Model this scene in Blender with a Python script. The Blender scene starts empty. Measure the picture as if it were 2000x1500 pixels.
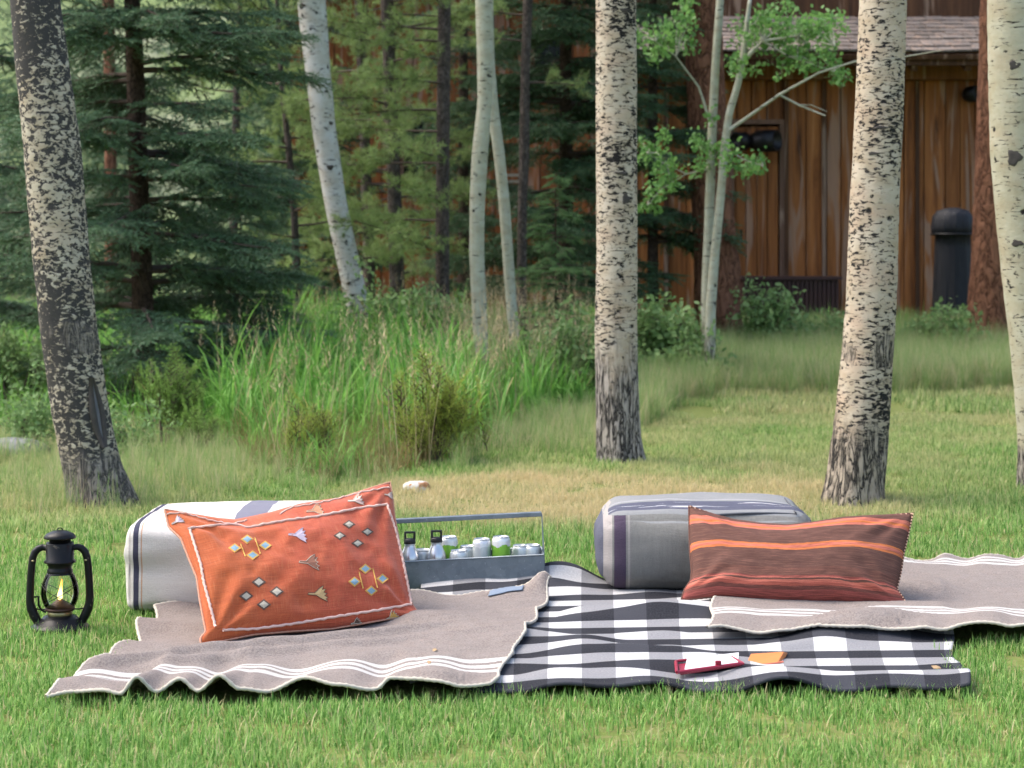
import bpy, math, random
import numpy as np
from mathutils import Vector, Matrix

random.seed(7); rng = np.random.default_rng(7)
R = math.radians
scene = bpy.context.scene
COL = scene.collection

# ------------------------------------------------------------------ camera
F, H, HY = 3889.0, 1.107, 500.0          # focal length in photo pixels, eye height, horizon row
cam_d = bpy.data.cameras.new('camera'); cam = bpy.data.objects.new('camera', cam_d); COL.objects.link(cam)
cam_d.lens = 70.0; cam_d.sensor_width = 36.0; cam_d.shift_y = -0.125
cam_d.clip_start = 0.1; cam_d.clip_end = 2000
cam.location = (0, 0, H); cam.rotation_euler = (R(90), 0, 0)
cam_d.dof.use_dof = True; cam_d.dof.focus_distance = 5.75; cam_d.dof.aperture_fstop = 6.5
scene.camera = cam

# ------------------------------------------------------------------ sky and sun (bright overcast)
SUN = Vector((-0.55, 0.10, 0.83)).normalized()
world = bpy.data.worlds.new('World'); scene.world = world; world.use_nodes = True
wn = world.node_tree; bg = wn.nodes['Background']
sky = wn.nodes.new('ShaderNodeTexSky'); sky.sky_type = 'NISHITA'; sky.sun_disc = False
sky.sun_elevation = math.asin(SUN.z); sky.sun_rotation = math.atan2(SUN.x, SUN.y)
sky.air_density = 1.0; sky.dust_density = 4.0; sky.ozone_density = 0.6
wn.links.new(sky.outputs[0], bg.inputs[0]); bg.inputs[1].default_value = 0.15
sun_d = bpy.data.lights.new('sun', 'SUN'); sun = bpy.data.objects.new('sun', sun_d); COL.objects.link(sun)
sun_d.energy = 0.95; sun_d.angle = R(45); sun_d.color = (1.0, 0.96, 0.91)
sun.rotation_euler = SUN.to_track_quat('Z', 'Y').to_euler()

scene.view_settings.view_transform = 'Standard'; scene.view_settings.look = 'None'
scene.view_settings.exposure = 1.45; scene.view_settings.gamma = 1.0
scene.view_settings.use_curve_mapping = False
scene.render.engine = 'CYCLES'
scene.cycles.use_denoising = True
try: scene.cycles.denoiser = 'OPENIMAGEDENOISE'
except Exception: pass
scene.cycles.max_bounces = 5; scene.cycles.diffuse_bounces = 3; scene.cycles.glossy_bounces = 2
scene.cycles.transmission_bounces = 4; scene.cycles.transparent_max_bounces = 8
scene.cycles.use_adaptive_sampling = True; scene.cycles.adaptive_threshold = 0.02
scene.cycles.caustics_reflective = False; scene.cycles.caustics_refractive = False

# ------------------------------------------------------------------ helpers
def sstep(a, b, x):
    t = np.clip((np.asarray(x, float) - a) / (b - a), 0, 1); return t * t * (3 - 2 * t)

def hash3(i, j, k, s):
    v = np.sin(i * 127.1 + j * 311.7 + k * 74.7 + s * 19.19) * 43758.5453
    return v - np.floor(v)

def vnoise(p, s=0.0):
    p = np.asarray(p, float)
    if p.shape[-1] == 2: p = np.concatenate([p, np.zeros(p.shape[:-1] + (1,))], -1)
    i = np.floor(p); f = p - i; f = f * f * (3 - 2 * f)
    out = 0
    for a in (0, 1):
        for b in (0, 1):
            for c in (0, 1):
                w = (f[..., 0] if a else 1 - f[..., 0]) * (f[..., 1] if b else 1 - f[..., 1]) * (f[..., 2] if c else 1 - f[..., 2])
                out = out + w * hash3(i[..., 0] + a, i[..., 1] + b, i[..., 2] + c, s)
    return out

def fbm(p, s=0.0, o=3):
    p = np.asarray(p, float); t = 0; a = .5; n = 0
    for k in range(o): t = t + a * vnoise(p * 2 ** k, s + k * 7.3); n += a; a *= .5
    return t / n

def terr(x, y):
    x = np.asarray(x, float); y = np.asarray(y, float)
    return 0.26 * sstep(12, 22, y) + 30.0 * sstep(46, 170, y)

def Wp(px, py, d):
    return Vector(((px - 1000) * d / F, d, H - (py - HY) * d / F))
def Gd(py, z=None, px=1000):
    d = H * F / (py - HY)
    for _ in range(40):
        zz = terr(0, d) if z is None else z
        d = .5 * d + .5 * (H - float(zz)) * F / (py - HY)
    return d
def G(px, py, z=None):
    return Wp(px, py, Gd(py, z))
def base(px, d):
    x = (px - 1000) * d / F
    return Vector((x, d, float(terr(x, d))))

def tag(o, label=None, cat=None, group=None, kind=None):
    if label: o['label'] = label
    if cat: o['category'] = cat
    if group: o['group'] = group
    if kind: o['kind'] = kind
    return o
def thing(name, label, cat, loc=(0, 0, 0), rz=0, group=None):
    o = bpy.data.objects.new(name, None); COL.objects.link(o); o.empty_display_size = .05
    o.location = loc; o.rotation_euler = (0, 0, rz)
    return tag(o, label, cat, group)
def link(name, me, parent=None, mat=None):
    o = bpy.data.objects.new(name, me); COL.objects.link(o)
    if mat is not None and not me.materials: me.materials.append(mat)
    if parent is not None: o.parent = parent
    return o

class MB:
    def __init__(s): s.v = []; s.f = []; s.n = 0
    def add(s, vs, fs):
        vs = [tuple(map(float, v)) for v in vs]
        s.v += vs; s.f += [tuple(i + s.n for i in f) for f in fs]; s.n += len(vs); return s
    def box(s, c, size, m=None):
        x, y, z = [q / 2 for q in size]
        vs = [Vector((a * x, b * y, e * z)) for e in (-1, 1) for b in (-1, 1) for a in (-1, 1)]
        if m is not None: vs = [m @ v for v in vs]
        vs = [v + Vector(c) for v in vs]
        return s.add(vs, [(0, 2, 3, 1), (4, 5, 7, 6), (0, 1, 5, 4), (2, 6, 7, 3), (0, 4, 6, 2), (1, 3, 7, 5)])
    def tube(s, pts, rad, n=8, cap=True):
        pts = [Vector(p) for p in pts]; m = len(pts)
        if not hasattr(rad, '__len__'): rad = [rad] * m
        vs = []; up = None
        for i, p in enumerate(pts):
            t = (pts[min(i + 1, m - 1)] - pts[max(i - 1, 0)])
            t = t.normalized() if t.length > 1e-9 else Vector((0, 0, 1))
            if up is None:
                up = Vector((0, 0, 1)) if abs(t.z) < .9 else Vector((1, 0, 0))
            a = t.cross(up)
            if a.length < 1e-6: a = t.cross(Vector((0, 1, 0)))
            a.normalize(); b = a.cross(t).normalized(); up = b
            for k in range(n):
                q = 2 * math.pi * k / n
                vs.append(p + a * (math.cos(q) * rad[i]) + b * (math.sin(q) * rad[i]))
        fs = [(i * n + k, i * n + (k + 1) % n, (i + 1) * n + (k + 1) % n, (i + 1) * n + k) for i in range(m - 1) for k in range(n)]
        if cap: fs += [tuple(range(n)), tuple((m - 1) * n + k for k in reversed(range(n)))]
        return s.add(vs, fs)
    def lathe(s, prof, n=40, c=(0, 0, 0), cap=True):
        vs = [(c[0] + r * math.cos(2 * math.pi * k / n), c[1] + r * math.sin(2 * math.pi * k / n), c[2] + z) for r, z in prof for k in range(n)]
        m = len(prof)
        fs = [(i * n + k, i * n + (k + 1) % n, (i + 1) * n + (k + 1) % n, (i + 1) * n + k) for i in range(m - 1) for k in range(n)]
        if cap: fs += [tuple(reversed(range(n))), tuple((m - 1) * n + k for k in range(n))]
        return s.add(vs, fs)
    def build(s, name, mat, parent=None, smooth=True, bevel=0, attrs=None):
        me = bpy.data.meshes.new(name); me.from_pydata(s.v, [], s.f); me.update()
        if smooth: me.polygons.foreach_set('use_smooth', [True] * len(me.polygons))
        for k, a in (attrs or {}).items():
            at = me.attributes.new(k, 'FLOAT', 'POINT'); at.data.foreach_set('value', np.asarray(a, np.float32))
        o = link(name, me, parent, mat)
        if bevel:
            b = o.modifiers.new('bevel', 'BEVEL'); b.width = bevel; b.segments = 2; b.limit_method = 'ANGLE'
        return o

def grid_mesh(name, P, UV, mat, parent=None, thick=0, closed=False):
    nv, nu = P.shape[:2]
    me = bpy.data.meshes.new(name)
    idx = np.arange(nu * nv).reshape(nv, nu)
    fs = np.stack([idx[:-1, :-1], idx[:-1, 1:], idx[1:, 1:], idx[1:, :-1]], -1).reshape(-1, 4)
    me.from_pydata(P.reshape(-1, 3).tolist(), [], fs.tolist()); me.update()
    me.polygons.foreach_set('use_smooth', [True] * len(me.polygons))
    uv = me.uv_layers.new(name='UVMap'); li = np.empty(len(me.loops), np.int32); me.loops.foreach_get('vertex_index', li)
    uv.data.foreach_set('uv', UV.reshape(-1, 2)[li].astype(np.float32).ravel())
    o = link(name, me, parent, mat)
    if thick:
        m = o.modifiers.new('solid', 'SOLIDIFY'); m.thickness = thick; m.offset = 0
    return o

def box_obj(name, c, size, mat, parent=None, bevel=0.003, m=None):
    return MB().box(c, size, m).build(name, mat, parent, smooth=False, bevel=bevel)

# sources for scattered foliage live in collections outside the scene
def source(name, meshes):
    c = bpy.data.collections.new(name)
    for i, me in enumerate(meshes):
        o = bpy.data.objects.new('%s_%02d' % (name, i), me); c.objects.link(o)
    return c
_groups = {}
def scatter_group(coll):
    if coll.name in _groups: return _groups[coll.name]
    ng = bpy.data.node_groups.new('scatter_' + coll.name, 'GeometryNodeTree')
    ng.interface.new_socket('Geometry', in_out='INPUT', socket_type='NodeSocketGeometry')
    ng.interface.new_socket('Geometry', in_out='OUTPUT', socket_type='NodeSocketGeometry')
    N = ng.nodes.new; L = ng.links.new
    gi = N('NodeGroupInput'); go = N('NodeGroupOutput'); ci = N('GeometryNodeCollectionInfo'); ip = N('GeometryNodeInstanceOnPoints')
    ci.inputs[0].default_value = coll; ci.inputs['Separate Children'].default_value = True; ci.inputs['Reset Children'].default_value = True
    ip.inputs['Pick Instance'].default_value = True
    def na(n, t):
        x = N('GeometryNodeInputNamedAttribute'); x.data_type = t; x.inputs[0].default_value = n; return x.outputs[0]
    e = N('FunctionNodeEulerToRotation'); L(na('rot', 'FLOAT_VECTOR'), e.inputs[0])
    L(gi.outputs[0], ip.inputs['Points']); L(ci.outputs[0], ip.inputs['Instance']); L(na('idx', 'INT'), ip.inputs['Instance Index'])
    L(e.outputs[0], ip.inputs['Rotation']); L(na('scl', 'FLOAT'), ip.inputs['Scale']); L(ip.outputs[0], go.inputs[0])
    _groups[coll.name] = ng; return ng
def scatter(name, pts, rot, scl, coll, parent=None, extra=None, seed=0):
    pts = np.asarray(pts, np.float32).reshape(-1, 3); n = len(pts)
    me = bpy.data.meshes.new(name); me.vertices.add(n); me.vertices.foreach_set('co', pts.ravel())
    def at(k, t, a, key): x = me.attributes.new(k, t, 'POINT'); x.data.foreach_set(key, a)
    at('rot', 'FLOAT_VECTOR', np.asarray(rot, np.float32).ravel(), 'vector')
    at('scl', 'FLOAT', np.asarray(scl, np.float32).ravel(), 'value')
    at('idx', 'INT', np.random.default_rng(seed + n).integers(0, len(coll.objects), n).astype(np.int32), 'value')
    for k, a in (extra or {}).items(): at(k, 'FLOAT', np.asarray(a, np.float32).ravel(), 'value')
    me.update()
    o = link(name, me, parent)
    m = o.modifiers.new('scatter', 'NODES'); m.node_group = scatter_group(coll)
    return o

_src_cache = {}
def src_arrays(me):
    if me.name not in _src_cache:
        nv, nl, npoly = len(me.vertices), len(me.loops), len(me.polygons)
        co = np.empty(nv * 3, np.float32); me.vertices.foreach_get('co', co); li = np.empty(nl, np.int32); me.loops.foreach_get('vertex_index', li)
        ls = np.empty(npoly, np.int32); me.polygons.foreach_get('loop_start', ls); lt = np.empty(npoly, np.int32); me.polygons.foreach_get('loop_total', lt)
        mi = np.empty(npoly, np.int32); me.polygons.foreach_get('material_index', mi); rn = np.empty(nv, np.float32); me.attributes['rnd'].data.foreach_get('value', rn)
        _src_cache[me.name] = (co.reshape(-1, 3), li, ls, lt, mi, rn)
    return _src_cache[me.name]
def foliage(name, pts, rot, scl, coll, parent, seed=0):
    """sprays or leaf clusters set at points, joined into ONE real mesh (the crown of one plant)"""
    pts = np.asarray([tuple(p) for p in pts], float).reshape(-1, 3); rot = np.asarray(rot, float); scl = np.asarray(scl, float); n = len(pts); g = np.random.default_rng(seed + n)
    pick = g.integers(0, len(coll.objects), n); tone = g.uniform(size=n); parts = []
    cx, cy, cz = np.cos(rot).T; sx, sy, sz = np.sin(rot).T
    M = np.empty((n, 3, 3)); M[:, 0] = np.stack([cy * cz, sx * sy * cz - cx * sz, cx * sy * cz + sx * sz], -1); M[:, 1] = np.stack([cy * sz, sx * sy * sz + cx * cz, cx * sy * sz - sx * cz], -1); M[:, 2] = np.stack([-sy, sx * cy, cx * cy], -1)
    V, LI, LT, MI, RN = [], [], [], [], []; off = 0
    for q, ob in enumerate(coll.objects):
        co, li, ls, lt, mi, rn = src_arrays(ob.data); k = np.nonzero(pick == q)[0]
        if not len(k): continue
        v = np.einsum('nij,vj->nvi', M[k], co) * scl[k][:, None, None] + pts[k][:, None]
        V.append(v.reshape(-1, 3)); LI.append((li[None] + (off + np.arange(len(k)) * len(co))[:, None]).ravel()); LT.append(np.tile(lt, len(k))); MI.append(np.tile(mi, len(k)))
        RN.append((rn[None] * .6 + tone[k][:, None] * .4).ravel()); off += len(k) * len(co)
    V = np.concatenate(V); LI = np.concatenate(LI); LT = np.concatenate(LT); MI = np.concatenate(MI); RN = np.concatenate(RN)
    me = bpy.data.meshes.new(name); me.vertices.add(len(V)); me.vertices.foreach_set('co', V.astype(np.float32).ravel())
    me.loops.add(len(LI)); me.loops.foreach_set('vertex_index', LI.astype(np.int32)); me.polygons.add(len(LT)); me.polygons.foreach_set('loop_start', np.concatenate([[0], np.cumsum(LT)[:-1]]).astype(np.int32))
    for m in coll.objects[0].data.materials: me.materials.append(m)
    me.polygons.foreach_set('material_index', MI.astype(np.int32)); me.attributes.new('rnd', 'FLOAT', 'POINT').data.foreach_set('value', RN.astype(np.float32))
    me.update(calc_edges=True); return link(name, me, parent)

# ------------------------------------------------------------------ materials
class Mt:
    def __init__(s, name, rough=.85, spec=.3):
        s.m = bpy.data.materials.new(name); s.m.use_nodes = True; s.t = s.m.node_tree
        s.b = s.t.nodes['Principled BSDF']; s.out = s.t.nodes['Material Output']
        s.b.inputs['Roughness'].default_value = rough; s.b.inputs['Specular IOR Level'].default_value = spec
    def n(s, typ, ins=None, **kw):
        x = s.t.nodes.new(typ)
        for k, v in kw.items(): setattr(x, k, v)
        for k, v in (ins or {}).items(): s.put(x.inputs[k], v)
        return x
    def put(s, sock, v):
        if isinstance(v, bpy.types.NodeSocket): s.t.links.new(v, sock)
        elif isinstance(v, (tuple, list)) and len(v) == 3 and sock.type == 'RGBA': sock.default_value = (*v, 1)
        else: sock.default_value = v
    def math(s, op, a, b=0.0, c=0.0, clamp=False):
        x = s.n('ShaderNodeMath', operation=op); x.use_clamp = clamp
        s.put(x.inputs[0], a); s.put(x.inputs[1], b); s.put(x.inputs[2], c); return x.outputs[0]
    def mix(s, f, a, b, mode='MIX'):
        x = s.n('ShaderNodeMixRGB', blend_type=mode); s.put(x.inputs[0], f); s.put(x.inputs[1], a); s.put(x.inputs[2], b); return x.outputs[0]
    def coord(s, k='Object'): return s.n('ShaderNodeTexCoord').outputs[k]
    def pos(s): return s.n('ShaderNodeNewGeometry').outputs['Position']
    def map(s, v, scale=(1, 1, 1), loc=(0, 0, 0)):
        x = s.n('ShaderNodeMapping'); s.put(x.inputs[0], v); x.inputs['Scale'].default_value = scale; x.inputs['Location'].default_value = loc; return x.outputs[0]
    def noise(s, v, scale=1, detail=3, rough=.55, dist=0):
        x = s.n('ShaderNodeTexNoise', {'Scale': scale, 'Detail': detail, 'Roughness': rough, 'Distortion': dist}); s.put(x.inputs['Vector'], v); return x.outputs[0]
    def vor(s, v, scale=1, feature='F1', out=0, rnd=1.0):
        x = s.n('ShaderNodeTexVoronoi', {'Scale': scale, 'Randomness': rnd}, feature=feature); s.put(x.inputs['Vector'], v); return x.outputs[out]
    def ramp(s, f, stops, interp='LINEAR'):
        x = s.n('ShaderNodeValToRGB'); s.put(x.inputs[0], f); r = x.color_ramp; r.interpolation = interp
        while len(r.elements) < len(stops): r.elements.new(.5)
        for e, (p, c) in zip(r.elements, stops):
            e.position = p; e.color = (c, c, c, 1) if not hasattr(c, '__len__') else (*c, 1)
        return x.outputs[0]
    def sep(s, v):
        x = s.n('ShaderNodeSeparateXYZ'); s.put(x.inputs[0], v); return x.outputs
    def attr(s, name, kind='GEOMETRY'):
        return s.n('ShaderNodeAttribute', attribute_name=name, attribute_type=kind).outputs['Fac']
    def rnd(s): return s.n('ShaderNodeObjectInfo').outputs['Random']
    def bump(s, h, strength=.5, dist=.01):
        x = s.n('ShaderNodeBump', {'Strength': strength, 'Distance': dist}); s.put(x.inputs['Height'], h)
        s.t.links.new(x.outputs[0], s.b.inputs['Normal']); return x.outputs[0]
    def col(s, c): s.put(s.b.inputs['Base Color'], c); return s
    def translucent(s, c, f=.35):
        t = s.n('ShaderNodeBsdfTranslucent', {'Color': c}); mx = s.n('ShaderNodeMixShader')
        mx.inputs[0].default_value = f; s.t.links.new(s.b.outputs[0], mx.inputs[1]); s.t.links.new(t.outputs[0], mx.inputs[2])
        s.t.links.new(mx.outputs[0], s.out.inputs[0]); return s

def plain(name, c, rough=.6, metal=0, spec=.4, var=.12, scale=60):
    k = Mt(name, rough, spec); k.b.inputs['Metallic'].default_value = metal
    nz = k.noise(k.coord(), scale, 4)
    k.col(k.mix(nz, tuple(q * (1 - var) for q in c), tuple(min(1, q * (1 + var)) for q in c))); k.bump(nz, .12, .002)
    return k.m

def foliage_mat(name, lo, hi, old=None, old_f=.12, tr=.3, rough=.55, inst_dry=None, patch=0):
    """leaf colour varies from leaf to leaf, along the blade and from spray to spray"""
    k = Mt(name, rough, .25)
    r = k.attr('rnd')
    c = k.mix(r, lo, hi)
    if old is not None:
        c = k.mix(k.math('GREATER_THAN', r, 1 - old_f), c, old)
    if inst_dry is not None:
        dry = k.math('ADD', k.attr('dry', 'INSTANCER'), k.math('MULTIPLY', k.math('SUBTRACT', r, .5), .5), clamp=True)
        c = k.mix(dry, c, inst_dry)
    k.col(c); k.translucent(c, tr); return k.m
# ------------------------------------------------------------------ ground
def ground_mat():
    k = Mt('lawn_soil', .95, .1); p = k.pos()
    n1 = k.noise(p, 1.2, 4); n2 = k.noise(p, 35, 4, .7)
    c = k.mix(n1, (.11, .16, .035), (.17, .20, .055))
    c = k.mix(k.ramp(n2, [(.45, 0), (.7, 1)]), c, (.22, .20, .09)); x, y, z = k.sep(p)
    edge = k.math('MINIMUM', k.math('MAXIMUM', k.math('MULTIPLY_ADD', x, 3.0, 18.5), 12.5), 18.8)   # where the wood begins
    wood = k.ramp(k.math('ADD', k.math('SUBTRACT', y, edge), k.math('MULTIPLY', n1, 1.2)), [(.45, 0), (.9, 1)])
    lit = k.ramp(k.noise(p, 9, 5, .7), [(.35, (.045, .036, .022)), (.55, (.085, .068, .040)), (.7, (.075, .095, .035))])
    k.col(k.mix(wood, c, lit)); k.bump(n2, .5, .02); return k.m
def make_ground():
    xs = np.unique(np.concatenate([np.linspace(-300, -40, 14), np.linspace(-40, 40, 81), np.linspace(40, 300, 14)]))
    ys = np.unique(np.concatenate([np.linspace(-30, 2, 9), np.linspace(2, 46, 89), np.linspace(46, 400, 60)]))
    X, Y = np.meshgrid(xs, ys); Z = terr(X, Y)
    Z = Z + np.where(Y > 60, (fbm(np.stack([X / 18, Y / 18], -1), 3) - .5) * 5 * sstep(60, 110, Y), 0)
    P = np.stack([X, Y, Z], -1)
    lo = P[ys <= 46.01]; hi = P[ys >= 45.99]
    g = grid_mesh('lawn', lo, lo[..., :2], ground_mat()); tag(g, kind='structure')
    k = Mt('hill_cover', .95, .1); p = k.pos()
    c = k.ramp(k.noise(p, .09, 4), [(.38, (.10, .14, .05)), (.5, (.17, .22, .075)), (.58, (.22, .21, .16)), (.7, (.11, .13, .06))])
    k.col(k.mix(k.noise(p, .8, 4), c, (.14, .19, .08))); k.bump(k.noise(p, 1.5, 4), .6, .4)
    g = grid_mesh('hillside', hi, hi[..., :2], k.m); tag(g, kind='structure')
make_ground()

# ------------------------------------------------------------------ grass sources
def blades(name, n, radius, h, w, lean, segs, mat, curl=1.2, seed=0, seedhead=None, pale=None):
    g = np.random.default_rng(seed); vs = []; fs = []; rn = []; mi = []
    for i in range(n):
        a, q = g.uniform(0, 2 * math.pi), radius * math.sqrt(g.uniform())
        x, y = q * math.cos(a), q * math.sin(a); ht = g.uniform(*h); yaw = g.uniform(0, 2 * math.pi); ln = abs(g.normal(0, lean))
        dx, dy = math.cos(yaw), math.sin(yaw); sx, sy = -dy, dx; tw = g.uniform(-.6, .6)
        b = len(vs); r = g.uniform(); ang = ln * .35; px = 0; pz = 0; ww = w * g.uniform(.7, 1.3)
        for s in range(segs + 1):
            t = s / segs; wd = ww * (1 - t ** 1.8) * .5 + (ww * .02)
            ox = x + dx * px; oy = y + dy * px
            cx, cy = sx * math.cos(tw * t) + dx * math.sin(tw * t), sy * math.cos(tw * t) + dy * math.sin(tw * t)
            if s < segs:
                vs += [(ox - cx * wd, oy - cy * wd, pz), (ox + cx * wd, oy + cy * wd, pz)]; rn += [r, r]
            else: vs.append((ox, oy, pz)); rn.append(r)
            px += math.sin(ang) * ht / segs; pz += math.cos(ang) * ht / segs
            ang = min(ang + ln * curl / segs * (1 + t), 2.6)
        for s in range(segs):
            i0 = b + 2 * s
            if s < segs - 1: fs.append((i0, i0 + 1, i0 + 3, i0 + 2))
            else: fs.append((i0, i0 + 1, i0 + 2))
            mi.append(0)
        if seedhead:
            hl = ht * seedhead; cx, cy, cz = vs[-1]
            for s in range(14):
                t = s / 14; b2 = len(vs); zz = cz - hl * .3 + hl * t; ya = g.uniform(0, 6.28); l = .028 * (1 - .6 * t)
                ex, ey = math.cos(ya) * l, math.sin(ya) * l
                vs += [(cx, cy, zz), (cx + ex * .6 - ey * .2, cy + ey * .6 + ex * .2, zz + l * .5), (cx + ex, cy + ey, zz + l * 1.2)]
                rn += [r] * 3; fs.append((b2, b2 + 1, b2 + 2)); mi.append(1)
    me = bpy.data.meshes.new(name); me.from_pydata(vs, [], fs); me.update()
    me.attributes.new('rnd', 'FLOAT', 'POINT').data.foreach_set('value', np.asarray(rn, np.float32))
    me.materials.append(mat)
    if seedhead: me.materials.append(pale); me.polygons.foreach_set('material_index', mi)
    me.polygons.foreach_set('use_smooth', [True] * len(me.polygons))
    return me

M_LAWN = foliage_mat('lawn_blade', (.05, .165, .022), (.36, .63, .16), (.58, .53, .28), .09, .45, .5, inst_dry=(.66, .54, .30))
M_TALL = foliage_mat('tall_blade', (.08, .225, .035), (.27, .53, .11), (.48, .41, .18), .08, .42, .38)
M_MEAD = foliage_mat('meadow_blade', (.19, .30, .09), (.36, .48, .18), (.58, .49, .30), .26, .42, .5)
M_STRAW = foliage_mat('seed_straw', (.42, .32, .18), (.60, .48, .30), None, 0, .3, .7)
SRC_LAWN = source('lawn_tuft', [blades('lawn_tuft', 125, .09, (.014, .042), .0028, .9, 3, M_LAWN, 1.0, s) for s in range(5)])
SRC_TALL = source('tall_tuft', [blades('tall_tuft', 13, .17, (.30, 1.0), .024, .72, 6, M_TALL, 2.6, 20 + s) for s in range(5)])
SRC_MEAD = source('meadow_tuft', [blades('meadow_tuft', 30, .11, (.35, 1.0), .006, .5, 5, M_MEAD, 1.2, 40 + s) for s in range(5)])
SRC_SEED = source('seed_tuft', [blades('seed_tuft', 5, .10, (.6, 1.0), .004, .16, 5, M_STRAW, .8, 60 + s, .22, M_STRAW) for s in range(4)])

def inside(poly, x, y):
    c = np.zeros(x.shape, bool); n = len(poly)
    for i in range(n):
        x1, y1 = poly[i]; x2, y2 = poly[(i + 1) % n]
        hit = ((y1 > y) != (y2 > y)) & (x < (x2 - x1) * (y - y1) / (y2 - y1 + 1e-12) + x1); c ^= hit
    return c
def gpoly(px): return [(lambda v: (v.x, v.y))(G(*q)) for q in px]
TALL = gpoly([(430, 850), (500, 915), (640, 945), (800, 925), (920, 890), (980, 850), (1080, 815), (1160, 795), (1165, 705), (1000, 680), (800, 672), (600, 680), (470, 740)])
MEAD = [gpoly(q) for q in (
    [(-80, 1000), (60, 1012), (280, 1000), (400, 975), (560, 965), (700, 960), (800, 940), (640, 935), (480, 905), (420, 840), (250, 850), (-80, 850)],
    [(880, 930), (1000, 900), (1160, 890), (1165, 800), (960, 850)],
    [(1240, 850), (1330, 790), (1450, 775), (1660, 775), (2080, 765), (2080, 655), (1650, 650), (1240, 655)])]
# blanket outlines on the ground (shared with the blankets below): no blades grow through them
GREY_L = [G(78, 1358, .03), G(958, 1349, .03), G(1076, 1147, .05), G(300, 1181, .05)]
CHECK = [G(800, 1343, .03), G(1893, 1341, .03), Vector((1.43, 6.85, .04)), Vector((-.30, 6.60, .04))]
GREY_R = [G(1382, 1230, .05), G(2110, 1232, .05), G(2150, 1090, .05), G(1425, 1092, .05)]
NOGRASS = []
for q in (GREY_L, CHECK, GREY_R):
    c = sum((Vector(p[:2]) for p in q), Vector((0, 0))) / 4
    NOGRASS.append([tuple(Vector(p[:2]) + (c - Vector(p[:2])).normalized() * .018) for p in q])
NOGRASS.append([(-.55, 6.3), (.12, 6.45), (.12, 6.72), (-.55, 6.72)])   # under the drinks tray
def free(x, y):
    k = np.ones(x.shape, bool)
    for q in NOGRASS: k &= ~inside(q, x, y)
    return k
def in_wood(x, y): return y > np.minimum(np.maximum(12.5, 3.0 * x + 18.5), 18.8)
def rand_ground(n, y0, y1, side=.36, mrg=.5):
    y = np.sqrt(rng.uniform(y0 * y0, y1 * y1, n)); x = rng.uniform(-1, 1, n) * (side * .8 * y + mrg); return x, y
def zrot(n, tilt=.08):
    return np.stack([rng.normal(0, tilt, n), rng.normal(0, tilt, n), rng.uniform(0, 6.283, n)], -1)

def dryness(x, y):
    d = np.zeros(x.shape)
    a = G(1000, 985); b = G(1250, 945)
    d = np.maximum(d, 1.15 * np.exp(-(((x - .45) / 1.25) ** 4 + ((y - 9.1) / .95) ** 4)))
    d = np.maximum(d, .55 * np.exp(-(((x - 1.0) / 1.5) ** 2 + ((y - 10.2) / 1.6) ** 2)))
    d = np.maximum(d, .45 * sstep(8, 13, y) * sstep(-.3, .3, x))
    d = np.maximum(d, .38 * sstep(-.9, -1.6, x) * sstep(7.4, 8.8, y))
    nz = fbm(np.stack([x * 2.2, y * 1.6], -1), 5)
    return np.clip(d * (.35 + 1.3 * nz) + .25 * (nz - .55), 0, 1)
# short lawn, close rows dense, far rows coarser
xs, ys, ss = [], [], []
for y0, y1, per, sc in ((3.6, 7.2, 170, .95), (7.2, 13.5, 90, 1.15), (13.5, 27, 30, 2.0)):
    area = sum(2 * (.288 * y + .5) for y in np.linspace(y0, y1, 50)) / 50 * (y1 - y0)
    x, y = rand_ground(int(area * per), y0, y1); k = free(x, y) & ~inside(TALL, x, y) & ~(in_wood(x, y) & (rng.uniform(size=len(x)) < .93))
    xs.append(x[k]); ys.append(y[k]); ss.append(np.full(k.sum(), sc) * rng.uniform(.8, 1.2, k.sum()))
x = np.concatenate(xs); y = np.concatenate(ys); sc = np.concatenate(ss) * (.9 + .25 * fbm(np.stack([x * 3, y * 3], -1), 9))
lg = scatter('lawn_grass', np.stack([x, y, terr(x, y)], -1), zrot(len(x)), sc, SRC_LAWN, extra={'dry': dryness(x, y)})
tag(lg, 'short mown lawn grass around the blankets', 'grass', kind='stuff')
# tall green grass clump
x, y = rand_ground(26000, 9.0, 19); k = inside(TALL, x, y); x, y = x[k], y[k]
dist_front = sstep(10.0, 12.2, y + .25 * np.abs(x + 1.0))
hh = (.27 + .46 * dist_front) * (.40 + 1.1 * fbm(np.stack([x * 2.1, y * 2.1], -1), 2)) * np.where(x > -.3, .74, 1.0)
k = rng.uniform(size=len(x)) < .44 * sstep(.28, .6, fbm(np.stack([x * 3.3, y * 3.3], -1), 8)); x, y, hh = x[k], y[k], hh[k]
o = scatter('tall_grass', np.stack([x, y, terr(x, y) - .01], -1), zrot(len(x)), hh, SRC_TALL); tag(o, 'tall green bunch grass growing behind the orange pillow', 'grass', kind='stuff')
x, y = rand_ground(9000, 9.2, 19); k = inside(TALL, x, y) & (rng.uniform(size=len(x)) < np.where(x > -.5, .32, .05)); x, y = x[k], y[k]
o = scatter('seed_head_grass', np.stack([x, y, terr(x, y)], -1), zrot(len(x), .1), rng.uniform(.55, .85, len(x)), SRC_SEED); tag(o, 'straw coloured seed stalks among the tall grass', 'grass', kind='stuff')
M_BRUSH = foliage_mat('undergrowth_blade', (.13, .15, .045), (.30, .26, .10), (.38, .22, .12), .3, .3, .6)
SRC_BRUSH = source('brush_tuft', [blades('brush_tuft', 24, .12, (.3, 1.0), .009, .8, 5, M_BRUSH, 1.6, 80 + s) for s in range(4)])
x, y = rand_ground(20000, 9.2, 16); k = inside(TALL, x, y) & (y < 12.8) & (rng.uniform(size=len(x)) < .5); x, y = x[k], y[k]
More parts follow.
